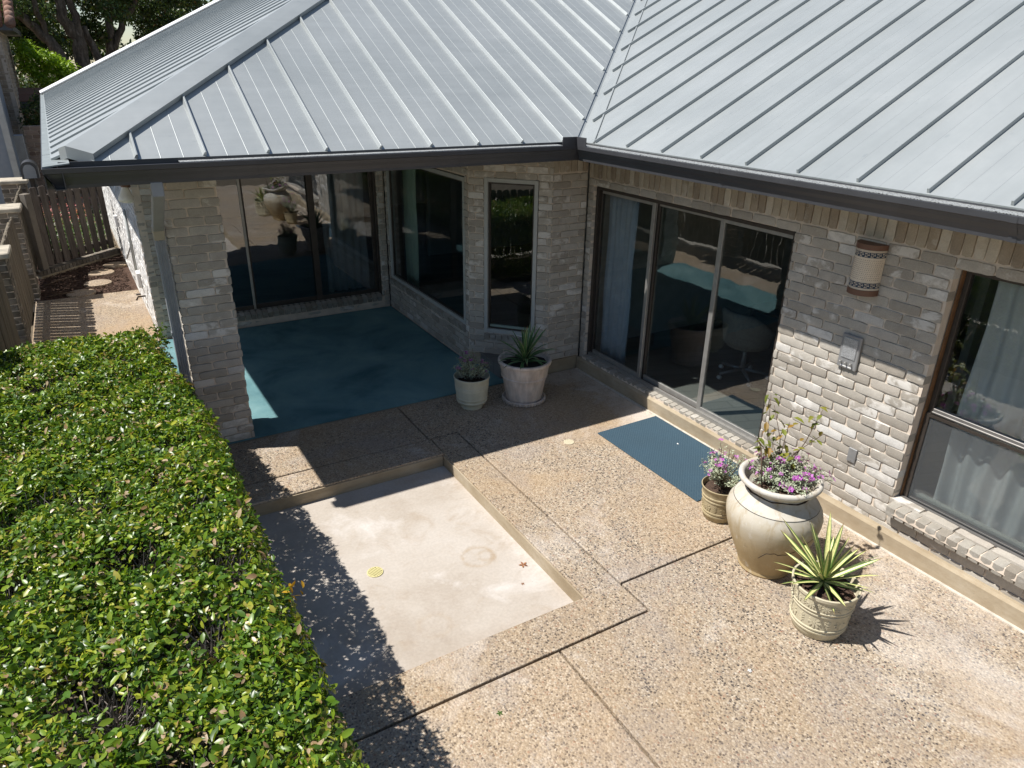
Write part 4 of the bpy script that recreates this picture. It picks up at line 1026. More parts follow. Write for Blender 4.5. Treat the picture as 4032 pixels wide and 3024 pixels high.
def shrub(root, c, rad, hgt, nst, nleaf, nfl, lsize, seed, flo_side=None, tall=1.0):
    rr = random.Random(seed); c = Vector(c); pts = []; stems = MB(); tips = []
    for k in range(nst):
        a = rr.uniform(0, 6.283); q = math.sqrt(rr.random()); e = c+Vector((rad*q*math.cos(a), rad*q*math.sin(a), hgt*(1.05-.55*q*q)*rr.uniform(.7, 1.1)*tall))
        mid = c+(e-c)*.45+Vector((rr.uniform(-.03, .03), rr.uniform(-.03, .03), .02)); b = c+Vector((rr.uniform(-.02, .02), rr.uniform(-.02, .02), 0))
        stems.tube([b, mid, e], [.004, .003, .0015], 4); tips.append(e)
        for _ in range(max(1, nleaf//nst)):
            t = rr.random()**.6*.78+.22; p = (mid+(e-mid)*((t-.45)/.55)) if t > .45 else b+(mid-b)*(t/.45)
            pts.append(p+Vector((rr.gauss(0, .017), rr.gauss(0, .017), rr.gauss(0, .014))))
    make('stems', stems, M_STEM, root, local=True)['kind'] = 'stuff'
    P = np.array(pts); leaf_cloud('foliage', P, (P-np.array(c))*1.2/max(rad, .1)+np.array([0, 0, .5]), rng.uniform(.7, 1.3, len(P))*lsize, M_SAGE, root, 1.0, .7, local=True)
    for k in range(nfl):
        e = rr.choice(tips); e = c+(e-c)*rr.uniform(.8, 1.04)
        o = bpy.data.objects.new('flower', rr.choice(FLW)); link(o, root)
        sc = rr.uniform(.8, 1.5); dd = (e-c).normalized()+Vector((0, 0, .6))
        o.matrix_local = Matrix.Translation(e+Vector((rr.gauss(0, .012), rr.gauss(0, .012), rr.gauss(.004, .008)))) @ dd.to_track_quat('Z', 'Y').to_matrix().to_4x4() @ Matrix.Scale(sc, 4)
lp1 = thing('potted_sage', (-1.667, -.351, 0), 'small grey leaved shrub with few purple flowers in a pale footed pot', 'potted plant')
SPROF = [(.118, 0), (.12, .012), (.118, .048), (.150, .056), (.160, .062), (.168, .085), (.172, .088), (.172, .096), (.168, .10), (.172, .125), (.176, .128), (.176, .136), (.172, .139), (.181, .225), (.186, .228), (.186, .237), (.182, .24), (.184, .258), (.189, .261), (.189, .269), (.185, .272), (.193, .345), (.199, .355), (.199, .372), (.192, .374), (.186, .34), (.178, .27), (0, .27)]
make('pot', MB().lathe(SPROF, 44), M_PALEPOT, lp1, auto=50, local=True); soil(lp1, .184, .275); chips(lp1, .16, .285, 70)
shrub(lp1, (.01, .03, .28), .20, .38, 50, 2300, 26, .019, 11)
lp2 = thing('potted_sage', (-.828, -3.259, 0), 'small purple flowering shrub in the tan embossed pot between the doormat and the big urn', 'potted plant')
TPROF = [(.112, 0), (.120, .01), (.130, .05), (.137, .054), (.137, .066), (.132, .07), (.134, .08), (.140, .083), (.140, .094), (.136, .097), (.144, .19), (.150, .193), (.150, .203), (.146, .206), (.150, .225), (.155, .228), (.155, .238), (.150, .241), (.157, .292), (.164, .298), (.165, .310), (.158, .312), (.153, .28), (.15, .26), (0, .26)]
o = make('pot', MB().lathe(TPROF, 44), M_TANPOT, lp2, auto=50, local=True); make('relief_band', relief(MB(), rof(TPROF), .102, .185, 12, 'flower'), M_TANPOT, o, local=True)
soil(lp2, .152, .262)
shrub(lp2, (0, .0, .27), .22, .40, 50, 2200, 30, .018, 12)
# the big urn
def urn_mat():
    t = NT('weathered_urn'); p = t.obj(); z = t.sep(p)[2]
    n = t.noise(p, 3.2, 6, .65, .5); zz = t.math('ADD', z, t.math('MULTIPLY', t.math('SUBTRACT', n, .5), .45))
    c = t.ramp(zz, [(.10, (.37,.275,.145)), (.30, (.43,.335,.195)), (.46, (.46,.395,.285)), (.62, (.49,.455,.385)), (.80, (.54,.51,.45))])
    st = t.noise(t.map(p, scale=(1.6, 1.6, .35)), 7, 6, .7, .5); c = t.mix(t.ramp(st, [(.48, 0), (.68, .75)]), c, (.33,.24,.12))
    sp = t.noise(t.map(p, scale=(1, 1, .6)), 13, 6, .75); c = t.mix(t.ramp(sp, [(.58, 0), (.74, .55)]), c, (.66,.65,.63))
    dk = t.noise(t.map(p, loc=(3, 1, 5)), 16, 6, .75); c = t.mix(t.ramp(dk, [(.64, 0), (.76, .5)]), c, (.16,.15,.13))
    t.pbr(c, .72, 0, .35, t.bump(t.noise(p, 30, 5), .3, .004)); return t.m
M_URN = urn_mat()
ur = thing('planted_urn', (-.985, -3.90, 0), 'big weathered cream urn with purple flowers and a leggy rose by the wall', 'planter urn')
UPROF = [(.175, 0), (.190, .004), (.193, .018), (.186, .026), (.190, .04), (.232, .14), (.282, .26), (.320, .37), (.338, .455), (.340, .50), (.328, .55), (.300, .595), (.297, .6), (.292, .602), (.252, .640), (.228, .662), (.219, .69), (.228, .715), (.262, .738), (.283, .75), (.292, .765), (.290, .782), (.276, .792), (.258, .788), (.246, .77), (.236, .74), (.228, .70), (0, .68)]
uo = make('urn', MB().lathe(UPROF, 64, wob=.004), M_URN, ur, smooth=True, local=True)
ufr = rof(UPROF)
# crack running over the belly
cr = MB(); cpt = []
a0 = math.atan2(-.55, -.62)
for k in range(15):
    f = k/14; a = math.radians(206)+math.radians(72)*f; z = .25+.17*f+.022*math.sin(f*9)+random.uniform(-.008, .008)
    if f < .12: z -= .02*(1-f/.12)
    r = ufr(z)+.0002; cpt.append((r*math.cos(a), r*math.sin(a), z))
cr.tube(cpt, [.0016+.0012*math.sin(math.pi*k/14) for k in range(15)], 5); make('crack', cr, M_DARK, uo, local=True)
m = MB(); m.lathe([(.3020, .5925), (.3032, .594), (.3018, .5955)], 64); make('incised_line', m, M_DARK, uo, local=True)
soil(ur, .235, .69)
shrub(ur, (.05, -.02, .69), .31, .22, 70, 3400, 95, .021, 13)
rs = MB(); rng_r = random.Random(21); leaves = []
for (ex, ey, ez, k) in ((.02, .22, 1.62, 0), (-.15, .17, 1.30, 1), (.12, .10, 1.38, 2), (.30, -.02, 1.52, 3), (.22, -.12, 1.36, 4), (-.02, .12, 1.24, 5), (.05, .20, 1.52, 6)):
    b = Vector((.0+.01*k, .05, .69)); e = Vector((ex, ey, .69+(ez-.81)*.80)); mid = b+(e-b)*.5+Vector((rng_r.uniform(-.05, .05), rng_r.uniform(-.05, .05), .04))
    m = MB().tube([b, mid, e], [.0045, .0035, .0018], 6); make('rose_stem', m, M_STEM, ur, smooth=True, local=True)
    for q in range(10):
        f = rng_r.uniform(.35, 1.03); p = b+(mid-b)*(f/.5) if f < .5 else mid+(e-mid)*((f-.5)/.5); leaves.append(p+Vector((rng_r.gauss(0, .025), rng_r.gauss(0, .025), rng_r.gauss(0, .02))))
make('cut_cane', MB().tube([(-.17, .0, .68), (-.19, .03, .90), (-.205, .05, 1.05)], [.007, .006, .005], 6), M_STEM, ur, smooth=True, local=True)
M_ROSE = mat_leaf('rose_leaf', [(0, (.12,.15,.025)), (.45, (.22,.24,.035)), (.75, (.28,.20,.04)), (1, (.36,.15,.035))], .5, .3)
rl = [bpy.data.meshes.new('rose_leaf') for _ in range(3)]
for k, me in enumerate(rl):
    v, f = leaf_verts(1, .55, .3, .1+.25*k); me.from_pydata(v.tolist(), [], f); me.materials.append(M_ROSE)
for p in leaves:
    o = bpy.data.objects.new('rose_leaf', rng_r.choice(rl)); link(o, ur)
    o.matrix_local = Matrix.Translation(p) @ Matrix.Rotation(rng_r.uniform(0, 6.28), 4, 'Z') @ Matrix.Rotation(rng_r.uniform(-1.0, .5), 4, 'X') @ Matrix.Scale(rng_r.uniform(.045, .08), 4)
# fallen bits
M_DRY = mat_leaf('dry_leaf', [(0, (.20,.07,.03)), (1, (.34,.15,.06))], .7, .1)
def fallen(x, y, z, s, label, mat=M_DRY):
    m = MB(); 
    for k in range(5):
        a = k*1.257+.3; d = Vector((math.cos(a), math.sin(a), .25)); sv = Vector((-math.sin(a), math.cos(a), 0)); m.add([(0, 0, .002), d*s*.5+sv*s*.22, d*s+Vector((0, 0, -.1*s)), d*s*.5-sv*s*.22], [(0, 1, 2, 3)])
    o = make('fallen_leaf', m, mat, None, local=True, fixn=False); o.location = (x, y, z+.001); tag(o, label, 'leaf', 'fallen leaves on the paving')
fallen(-2.52, -2.87, -.13, .04, 'curled red brown leaf on the planter floor near the kerb')
fallen(-2.64, -3.06, -.13, .016, 'small tan leaf scrap on the planter floor')
fallen(-3.43, -4.10, 0, .022, 'small green leaf on the pebbled slab below the planter', mat_leaf('green_scrap', [(0, (.06,.13,.02)), (1, (.06,.13,.02))]))
fallen(-1.9, -4.6, 0, .018, 'tiny pale scrap on the wide pebbled slab', M_WHITE)
# ------------------------------------------------------------------ hedge
HX0, HX1, HY0, HY1, HZ = -5.92, -4.44, -7.6, .66, 1.20
M_HLEAF = mat_leaf('hedge_leaf', [(0, (.040,.085,.010)), (.3, (.080,.165,.014)), (.55, (.145,.24,.018)), (.80, (.25,.325,.024)), (.90, (.38,.39,.04)), (.95, (.38,.33,.06)), (.962, (.36,.21,.10)), (1, (.50,.37,.23))], .36, .30, .5, .6)
hedge = thing('clipped_hedge', (-5.2, -3.4, -.05), 'broad clipped glossy green hedge filling the lower left beside the patio', 'hedge')
def hnoise(x, y, f, s): return np.sin(x*f+s)*np.cos(y*f*.9+s*1.7)+.6*np.sin(x*f*2.3+y*f*1.9+s*3)+.4*np.sin(-x*f*4.1+y*f*3.7+s)
def htop(x, y): return HZ-.03+.024*hnoise(x, y, 2.1, .5)+.020*hnoise(x, y, 6, 2)-.10*np.clip((y-.28)/.4, 0, 1)**2
holes = [(-5.05, -3.2, .20), (-4.75, -2.02, .16), (-5.35, -4.05, .17), (-5.0, -4.6, .14), (-5.55, -.55, .20), (-5.0, -1.35, .13), (-5.5, -2.3, .12), (-4.85, -3.9, .12), (-5.35, -.35, .12), (-4.72, -2.75, .10), (-5.2, -4.25, .12), (-4.62, -3.6, .09)]
holes += [(random.uniform(-5.75, -4.6), random.uniform(-4.9, .2), random.uniform(.05, .13)) for _ in range(26)]
n = 105000
x = rng.uniform(HX0, HX1+.02, n); y = rng.uniform(HY0, HY1, n)
y = np.where(rng.random(n) < .55, rng.uniform(-5.4, HY1, n), y)
# rounded shoulders
tap = .19*np.clip((y+1.5)/1.6, 0, 1); x = np.where(x > HX1-tap, x-.3, x); ex = np.clip((x-(HX1-tap-.14))/.14, 0, 1); ey = np.clip((y-(HY1-.16))/.16, 0, 1)
depth = rng.exponential(.040, n)
z = htop(x, y)-.10*ex**2-.10*ey**2-depth
keep = np.ones(n, bool)
for hx, hy, hr in holes:
    d = np.hypot((x-hx)/1.25, y-hy)/(hr*(1+.35*np.sin(np.arctan2(y-hy, x-hx)*3+hx*9)))
    keep &= ~((d < 1) & (rng.random(n) < .90*(1-d**2)) & (depth < .15))
    z = np.where(d < 1.25, z-.05*np.clip(1.25-d, 0, 1), z)
top = np.stack([x, y, z], 1)[keep]
tn = np.stack([ex*1.2, ey*1.2, np.ones(n)*.8], 1)[keep]
# right side and far end
ns = 30000
ys = rng.uniform(HY0, HY1-.03, ns); zs = -.02+1.16*rng.random(ns)**.7; bulge = .03*hnoise(ys, zs*2, 2.5, 1.2)
xs = HX1-.02-.19*np.clip((ys+1.5)/1.6, 0, 1)+bulge-rng.exponential(.05, ns)-.05*(zs > 1.05)
side = np.stack([xs, ys, zs], 1); sn_ = np.tile([1.0, 0, .45], (ns, 1))
# keep the pillar and the walk clear
ok = ~((xs > -4.50) & (ys > -.02)); side = side[ok]; sn_ = sn_[ok]
ne = 5000
xe = rng.uniform(HX0, HX1-.06, ne); ze = 1.12*rng.random(ne)**.7; yee = HY1-.02+.03*hnoise(xe, ze, 3, 0)-rng.exponential(.05, ne); end = np.stack([xe, yee, ze], 1); en = np.tile([0, 1.0, .45], (ne, 1))
okt = ~((top[:, 0] > -4.52) & (top[:, 1] > -.04)); top = top[okt]; tn = tn[okt]
oke = ~(end[:, 0] > -4.52); end = end[oke]; en = en[oke]
Pp = np.concatenate([top, side, end]); Nn = np.concatenate([tn, sn_, en]); size = np.clip(rng.lognormal(-3.46, .32, len(Pp)), .014, .062)
Cc = np.array(CAM); dist = np.linalg.norm(Pp-Cc, axis=1)
# nearest leaves that show: single objects
fwdn = np.array(fwd); rel = Pp-Cc; zc = rel @ fwdn; uu = rel @ np.array(R2)/zc; vv = rel @ np.array(U2)/zc
inview = (zc > 0) & (np.abs(uu) < .72) & (np.abs(vv) < .53)
topflag = np.arange(len(Pp)) < len(top); depthok = np.zeros(len(Pp), bool); depthok[:len(top)] = top[:, 2] > htop(top[:, 0], top[:, 1])-.02
cand = np.where(inview & depthok)[0]; sel = cand[np.argsort(dist[cand])[:295]]
mask = np.ones(len(Pp), bool); mask[sel] = False
leaf_cloud('foliage', Pp[mask], Nn[mask], size[mask], M_HLEAF, hedge, 1.15, .62)
hl = []
for k in range(4):
    me = bpy.data.meshes.new('leaf'); v, f = leaf_verts(1, .46, .3, .05+.08*k); me.from_pydata(v.tolist(), [], f); me.materials.append(M_HLEAF); me.polygons.foreach_set('use_smooth', [True]*len(f)); hl.append(me)
off = wloc(hedge)
for i in sel:
    nn = Vector(Nn[i])+Vector(rng.normal(0, .6, 3)); q = nn.to_track_quat('Z', 'Y').to_matrix().to_4x4()
    o = bpy.data.objects.new('leaf', hl[int(rng.integers(4))]); link(o, hedge)
    o.matrix_local = Matrix.Translation(Vector(Pp[i])-off) @ q @ Matrix.Rotation(float(rng.uniform(0, 6.28)), 4, 'Z') @ Matrix.Scale(float(size[i])*1.05, 4)
# dead twigs in the bare patches and woody inside
tw = MB()
for hx, hy, hr in holes:
    for k in range(34):
        a = random.random()*6.28; r = hr*random.random()**.5; b = Vector((hx+r*.4*math.cos(a), hy+r*.4*math.sin(a), HZ-.38)); e = Vector((hx+r*1.3*math.cos(a), hy+r*1.1*math.sin(a), HZ-.12+random.uniform(-.08, .08)))
        md_ = (b+e)/2+Vector((random.gauss(0, .03), random.gauss(0, .03), .02)); tw.tube([b, md_, e], [.005, .0035, .002], 4, False)
        if random.random() < .7: tw.tube([md_, md_+Vector((random.gauss(0, .07), random.gauss(0, .07), random.uniform(.02, .12)))], [.003, .0015], 4, False)
for k in range(500):
    bx, by = random.uniform(HX0+.2, HX1-.2), random.uniform(HY0, HY1-.15); e = Vector((bx+random.gauss(0, .1), by+random.gauss(0, .1), HZ-.12)); tw.tube([(bx, by, random.uniform(0, .6)), e], [.007, .003], 4, False)
o = make('twigs', tw, M_GRAYWOOD, hedge, fixn=False); o['kind'] = 'stuff'
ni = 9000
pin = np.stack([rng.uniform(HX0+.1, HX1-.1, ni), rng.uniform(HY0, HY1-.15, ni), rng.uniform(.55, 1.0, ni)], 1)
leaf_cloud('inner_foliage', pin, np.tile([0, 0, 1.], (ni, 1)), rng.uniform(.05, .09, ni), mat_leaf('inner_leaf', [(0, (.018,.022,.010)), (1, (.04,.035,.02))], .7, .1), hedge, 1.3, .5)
# few orange leaves at the patio edge
npz = 9; q = np.stack([rng.normal(-4.43, .02, npz), rng.normal(-3.78, .035, npz), rng.normal(1.10, .02, npz)], 1)
leaf_cloud('orange_leaves', q, np.tile([1, 0, .5], (npz, 1)), rng.uniform(.035, .05, npz), mat_leaf('orange_leaf', [(0, (.50,.24,.02)), (1, (.60,.36,.03))]), hedge, 1.0, .5)

# ------------------------------------------------------------------ left garden fence with brick posts
M_DBRICK = mat_brick('dark_brick', [(0, (.11,.095,.075)), (.5, (.17,.145,.115)), (1, (.24,.21,.17))], .25)
fence = thing('garden_fence', (-5.95, 3, 0), 'weathered board fence with stone capped brick posts along the left side path', 'fence')
posts = [9.8, 6.6, 3.4, .2, -3.0]
for py in posts:
    a = (-6.28, py-.2); bq = (-5.885, py+.2)
    po = make('brick_post', MB().box((a[0]+.01, a[1]+.01, -.2), (bq[0]-.01, bq[1]-.01, 1.36)), M_MORTAR, fence)
    mats = []
    for p0, p1 in (((a[0], a[1]), (bq[0], a[1])), ((bq[0], a[1]), (bq[0], bq[1])), ((bq[0], bq[1]), (a[0], bq[1]))): mats += course_layout(p0, p1, .01, 1.36)[0]
    bricks_stuff(mats, po, 'brickwork', M_DBRICK)
    make('post_cap', MB().box((a[0]-.05, a[1]-.05, 1.362), (bq[0]+.05, bq[1]+.05, 1.43)), M_CAPSTONE, po, bevel=.012)
smesh = []
for k in range(4):
    m = MB(); hh = 1.26+.012*k; m.extrude([(-.063, 0), (.063, 0), (.063, hh-.03), (.035, hh), (-.035, hh), (-.063, hh-.03)], (-.011, 0, 0), (.011, 0, 0), (0, 1, 0), (0, 0, 1)); o_ = make('slat', m, M_FENCE2, None, bevel=.003); smesh.append(o_.data); bpy.data.objects.remove(o_)
for p0, p1 in zip(posts[1:], posts):
    y0, y1 = p0+.2, p1-.2
    for yy in np.arange(y0+.07, y1-.06, .1425):
        o = bpy.data.objects.new('slat', random.choice(smesh)); link(o, fence); o.location = Vector((-5.965+random.gauss(0, .003), yy, .06))-wloc(fence); o.rotation_euler = (random.gauss(0, .004), 0, random.gauss(0, .02))
    for z in (.35, 1.15): make('rail', MB().box((-6.04, y0, z), (-6.002, y1, z+.09)), M_FENCE2, fence)
ytag = make('yellow_tag', MB().box((-5.965, 3.75, 1.18), (-5.945, 3.87, 1.36)), simple('yellow_paint', (.60,.42,.02), .5), None, bevel=.004); tag(ytag, 'small yellow tag hanging on the left board fence', 'tag')
bumpy('added_pale_yard', -13, -6.32, -12, 9.2, -.1, .05, 40, 60, simple('added_pale_ground', (.40,.36,.30), 1.0, var=.3, scale=30, bump=.6, bscale=40, bdist=.01))  # unseen pale ground, added to brighten picket gaps in the door reflection
# slatted gate section
gA, gB = Vector((-5.98, 7.86, 0)), Vector((-4.66, 9.18, 0)); gu = (gB-gA).normalized(); gn = gu.cross(Zv)
gate = thing('slatted_gate', tuple(gA), 'dark brown slatted gate section on a brick kerb between fence and house', 'gate')
gl = (gB-gA).length
kb = make('kerb', MB().beam(gA+Zv*-.05, gB+Zv*-.05, .26, .14), M_FOOT, gate)
kbm = []
for a in np.arange(.04, gl, .0794):
    Rk = Matrix((gn, -Zv, gn.cross(-Zv))).transposed().to_4x4(); kbm.append(Matrix.Translation(gA+gu*a+Zv*.105+gn*.0) @ Rk @ Matrix.Diagonal((0.21/.243, 1, 1, 1)))
bricks_individual(kbm, kb, 'brick', M_DBRICK)
a = .36
while a < gl-.03:
    c = gA+gu*a; m = MB(); h = 1.36+random.uniform(-.01, .01); w = .066
    m.obox(c+Zv*(.12+h/2)+gn*.012, gu*w, gn*.010, Zv*(h/2-.012)); m.obox(c+Zv*(.12+h-.006)+gn*.012, gu*(w-.02), gn*.010, Zv*.006); make('slat', m, M_FENCE, gate, bevel=.003); a += .178
for z in (.26, 1.28):
    make('rail', MB().beam(gA+gu*.25+Zv*z-gn*.022, gB+Zv*z-gn*.022, .04, .09), M_FENCE, gate)
make('gate_post', MB().obox(gA+gu*.20+Zv*.70, gu*.06, gn*.06, Zv*.7), M_DBRICK, gate, bevel=.006)
# stepping stones, sticks
for k, (sx, sy, lab) in enumerate(((-5.06, 6.98, 'round pebbled stepping stone in the mulch, second from the path'), (-4.98, 7.70, 'round pebbled stepping stone in the mulch, third from the path'), (-5.32, 6.45, 'round pebbled stepping stone at the edge of the pebbled path'), (-4.72, 8.2, 'round pebbled stepping stone nearest the gate by the house wall'))):
    o = make('stepping_stone', MB().lathe([(.20, -.05), (.215, -.01), (.21, .012), (.19, .018), (0, .018)], 28), M_AGG2, None, auto=40, local=True); o.location = (sx, sy, 0); tag(o, lab, 'stepping stone', 'stepping stones in the mulch')
for (p, q, lab) in (((-5.85, 7.15, .01), (-5.45, 7.55, .02), 'long thin dry stick lying in the mulch by the fence'), ((-5.8, 6.42, .01), (-5.42, 6.5, .02), 'short thick stick at the path edge by the fence')):
    o = make('dry_stick', MB().tube([p, ((p[0]+q[0])/2, (p[1]+q[1])/2, .03), q], .012, 6), M_STEM, None, smooth=True); tag(o, lab, 'stick', 'sticks in the mulch')
# cables and boxes on the sunlit side wall
def xw(y): return -4.45+(-4.66+4.45)*(y-3.5)/10.5
jb = make('junction_box', MB().box((xw(4.9)-.05, 4.83, .40), (xw(4.9)+.0, 5.02, .62)), M_WHITE, None, bevel=.004); tag(jb, 'white junction box low on the sunlit side wall above the path', 'junction box')
jb = make('junction_box', MB().box((xw(7.9)-.05, 7.85, .75), (xw(7.9)+.0, 8.0, .95)), M_WHITE, None, bevel=.004); tag(jb, 'white junction box on the side wall near the gate', 'junction box')
cb = make('cable', MB().tube([(xw(5.2)-.02, 5.15, 1.5), (xw(5.2)-.03, 5.2, .95), (xw(5.4)-.10, 5.45, .72), (xw(6)-.10, 5.9, .68), (xw(6.3)-.05, 6.4, .80)], .012, 8), simple('grey_cable', (.25,.25,.25), .5), None, smooth=True); tag(cb, 'grey looped cable hanging on the sunlit side wall', 'cable')
cdt = make('conduit', MB().tube([(xw(5.05)-.03, 5.05, 1.5), (xw(5.05)-.03, 5.05, .62)], .02, 8), M_ALUP, None, smooth=True); tag(cdt, 'thin vertical conduit above the lower white junction box', 'pipe')
tp = thing('hose_tap', (xw(4.6), 4.62, .33), 'small dark hose tap sticking out of the side wall above the path', 'tap')
make('pipe', MB().tube([(0, 0, 0), (-.10, 0, 0), (-.13, 0, -.05)], .012, 8), M_ALUD, tp, smooth=True, local=True); make('handle', MB().obox((-.09, 0, .035), (.03, 0, 0), (0, .03, 0), (0, 0, .006)), M_ALUD, tp, local=True)
# mailbox-like arch behind the gate
ar = thing('arched_box', (-5.72, 8.75, 0), 'dark arched box with a grey door on a post behind the gate', 'mailbox')
m = MB(); prof = [(.13*math.cos(a), .16+.13*math.sin(a)) for a in np.linspace(0, math.pi, 13)]+[(-.13, 0), (.13, 0)]
m.extrude([(x_, z_) for x_, z_ in prof], (0, -.12, 1.56), (0, .28, 1.56), (1, 0, 0), (0, 0, 1)); make('shell', m, M_GUT, ar, local=True)
m = MB(); m.extrude([(x_*.72, z_*.80+.01) for x_, z_ in prof], (0, -.135, 1.56), (0, -.121, 1.56), (1, 0, 0), (0, 0, 1)); make('door', m, M_DSP, ar, local=True)
make('post', MB().box((-.04, .02, -.1), (.04, .1, 1.56)), M_FENCE, ar, local=True)

# ------------------------------------------------------------------ neighbour, planting and trees beyond
M_TANB = mat_brick('tan_brick', [(0, (.33,.255,.185)), (.5, (.40,.32,.24)), (1, (.46,.38,.29))], .25)
nb = thing('neighbour_house', (-6.1, 17, 0), 'tan brick neighbouring house with tiled eaves at the far left', 'house')
def nwall(p0, p1, z0, z1, indiv=True):
    lay, u, n, q0, L = course_layout(p0, p1, z0, z1, course=.10, mod=.30)
    w = backing(p0, p1, z0-.3, z1, [], name='wall', mat=M_MORTAR, parent=nb)
    sc = []
    for Mx in lay:
        Q = Mx.copy(); Q = Q @ Matrix.Diagonal((1, 1, 1.28, 1)); sc.append(Q)
    bricks_stuff(sc, w, 'brickwork', M_TANB)
nwall((-8.5, 17), (-6.05, 17), .0, 4.15); nwall((-6.05, 17), (-6.05, 21), 0, 4.15)
m = MB(); m.box((-9.5, 16.55, 4.15), (-5.72, 22, 4.28)); make('eave', m, M_GUT, nb)
M_TILE = mat_brick('clay_tile', [(0, (.16,.085,.06)), (.5, (.24,.13,.09)), (1, (.32,.20,.15))], .1)
m = MB()
for k in range(14):
    xx = -5.75-k*.27
    for j in range(6): m.tube([(xx, 16.5+j*.36, 4.31+j*.13), (xx, 16.95+j*.36, 4.44+j*.13)], [.125, .105], 8)
make('roof_tiles', m, M_TILE, nb, smooth=True)['kind'] = 'stuff'
m = MB(); m.box((-9.5, 13.5, -.2), (-6.29, 16.9, 4.1)); make('garage_wing', m, simple('grey_render', (.30,.32,.35), .8, var=.08), nb)
m = MB(); m.box((-6.288, 13.42, -.2), (-6.17, 13.6, 4.1)); make('corner_trim', m, simple('trim_white', (.50,.49,.46), .7), nb)
m = MB(); m.box((-6.165, 14.3, -.2), (-5.98, 14.7, 1.85)); make('meter_pier', m, simple('pier_concrete', (.36,.37,.37), .9), nb)
gw = thing('garden_wall', (-5.7, 15.2, 0), 'pinkish brick garden wall between the neighbouring house and the metal roof', 'wall')
lay, u, n, q0, L = course_layout((-5.97, 15.2), (-4.6, 15.2), .0, 2.0, course=.10, mod=.30)
w = backing((-5.97, 15.2), (-4.6, 15.2), -.3, 2.0, [], name='wall_core', mat=M_MORTAR, parent=gw)
bricks_individual([Q @ Matrix.Diagonal((1, 1, 1.28, 1)) for Q in lay], w, 'brick', mat_brick('pink_brick', [(0, (.28,.20,.155)), (.5, (.36,.27,.21)), (1, (.43,.33,.27))], .3))
tr_ = thing('tiled_shed_roof', (-5.7, 19, 0), 'small tiled roof corner beside the bright green bush', 'roof')
make('shed_wall', MB().box((-6.0, 18.7, -.2), (-5.1, 20, 2.35)), M_MORTAR, tr_)
for i in range(3):
    for j in range(2):
        make('tile', MB().obox((-5.87+i*.42, 18.75+j*.45, 2.50+j*.16), (.2, 0, 0), (0, .215, .075), (0, -.01, .025)), M_TILE, tr_, bevel=.01)
make('eave_board', MB().box((-6.05, 18.45, 2.22), (-4.9, 18.6, 2.42)), M_GUT, tr_)
# flowers beyond the gate
nf = 5000
fx = rng.uniform(-6.2, -4.75, nf); fy = rng.uniform(9.3, 13.2, nf); fz = rng.uniform(-.1, .45, nf)*(.5+.5*np.sin(fx*5+fy*3)**2)
o = leaf_cloud('ground_cover', np.stack([fx, fy, fz], 1), np.tile([0, 0, 1.], (nf, 1)), rng.uniform(.05, .11, nf), mat_leaf('garden_leaf', [(0, (.06,.12,.03)), (.6, (.10,.19,.04)), (.8, (.28,.27,.22)), (1, (.35,.31,.26))], .5, .3), None, .8, .8); tag(o, 'sunlit green planting on pale gravel seen through the gate slats', 'plants', kind='stuff')
nf = 500
o = leaf_cloud('pink_flowers', np.stack([rng.uniform(-6, -4.9, nf), rng.uniform(11.5, 13.4, nf), rng.uniform(.1, .6, nf)], 1), np.tile([0, 0, 1.], (nf, 1)), rng.uniform(.05, .09, nf), mat_leaf('pink_petal', [(0, (.55,.16,.16)), (1, (.65,.33,.30))], .6, .3), None, 1.3, .8); tag(o, 'pink flowers at the back of the planting beyond the gate', 'flowers', kind='stuff')
# trees
M_BARK = NT('oak_bark')
def _bark():
    t = M_BARK; p = t.pos(); n = t.noise(t.map(p, scale=(1, 1, .35)), 9, 6, .7, .6); c = t.ramp(n, [(.3, (.055,.043,.034)), (.5, (.12,.095,.075)), (.72, (.27,.225,.185))])
    t.pbr(c, .95, 0, .15, t.bump(n, 1.0, .04)); return t.m
M_BARK = _bark()
M_OAK = mat_leaf('oak_leaf', [(0, (.030,.052,.016)), (.45, (.060,.100,.024)), (.8, (.105,.150,.032)), (.93, (.14,.17,.04)), (.97, (.16,.085,.03)), (1, (.15,.10,.04))], .42, .22, .4)
M_LIME = mat_leaf('lime_leaf', [(0, (.12,.21,.014)), (.5, (.24,.38,.02)), (1, (.38,.50,.04))], .4, .35, .4)
def clump_leaves(name, clumps, per, size, mat, parent, stuff=True, spread=.9):
    P = []; Nv = []
    for (cx, cy, cz, r) in clumps:
        d = rng.normal(0, 1, (per, 3)); d /= np.linalg.norm(d, axis=1)[:, None]; rad = r*rng.random((per, 1))**.45
        P.append(np.array([cx, cy, cz])+d*rad*np.array([1, 1, .72])); Nv.append(d*.6+np.array([0, 0, .7]))
    P = np.concatenate(P); Nv = np.concatenate(Nv)
    return leaf_cloud(name, P, Nv, rng.uniform(.6, 1.3, len(P))*size, mat, parent, 1.0, spread, stuff)
def oak(base, limbs, label, clumps, per=460, size=.15):
    t = thing('oak_tree', (*base, -.1), label, 'tree', 'oaks behind the metal roof')
    tk = None
    for k, (pts, rs) in enumerate(limbs):
        m = MB(); P = [Vector(p) for p in pts]; Q = []
        for a, b in zip(P, P[1:]):
            for q in range(4): Q.append(a+(b-a)*q/4+Vector((random.gauss(0, .035), random.gauss(0, .035), 0)))
        Q.append(P[-1]); rr = list(np.interp(np.linspace(0, 1, len(Q)), np.linspace(0, 1, len(rs)), rs)); m.tube(Q, rr, 10)
        o = make('trunk' if k == 0 else 'limb', m, M_BARK, t, smooth=True)
    clump_leaves('crown', clumps, per, size, M_OAK, t)
    return t
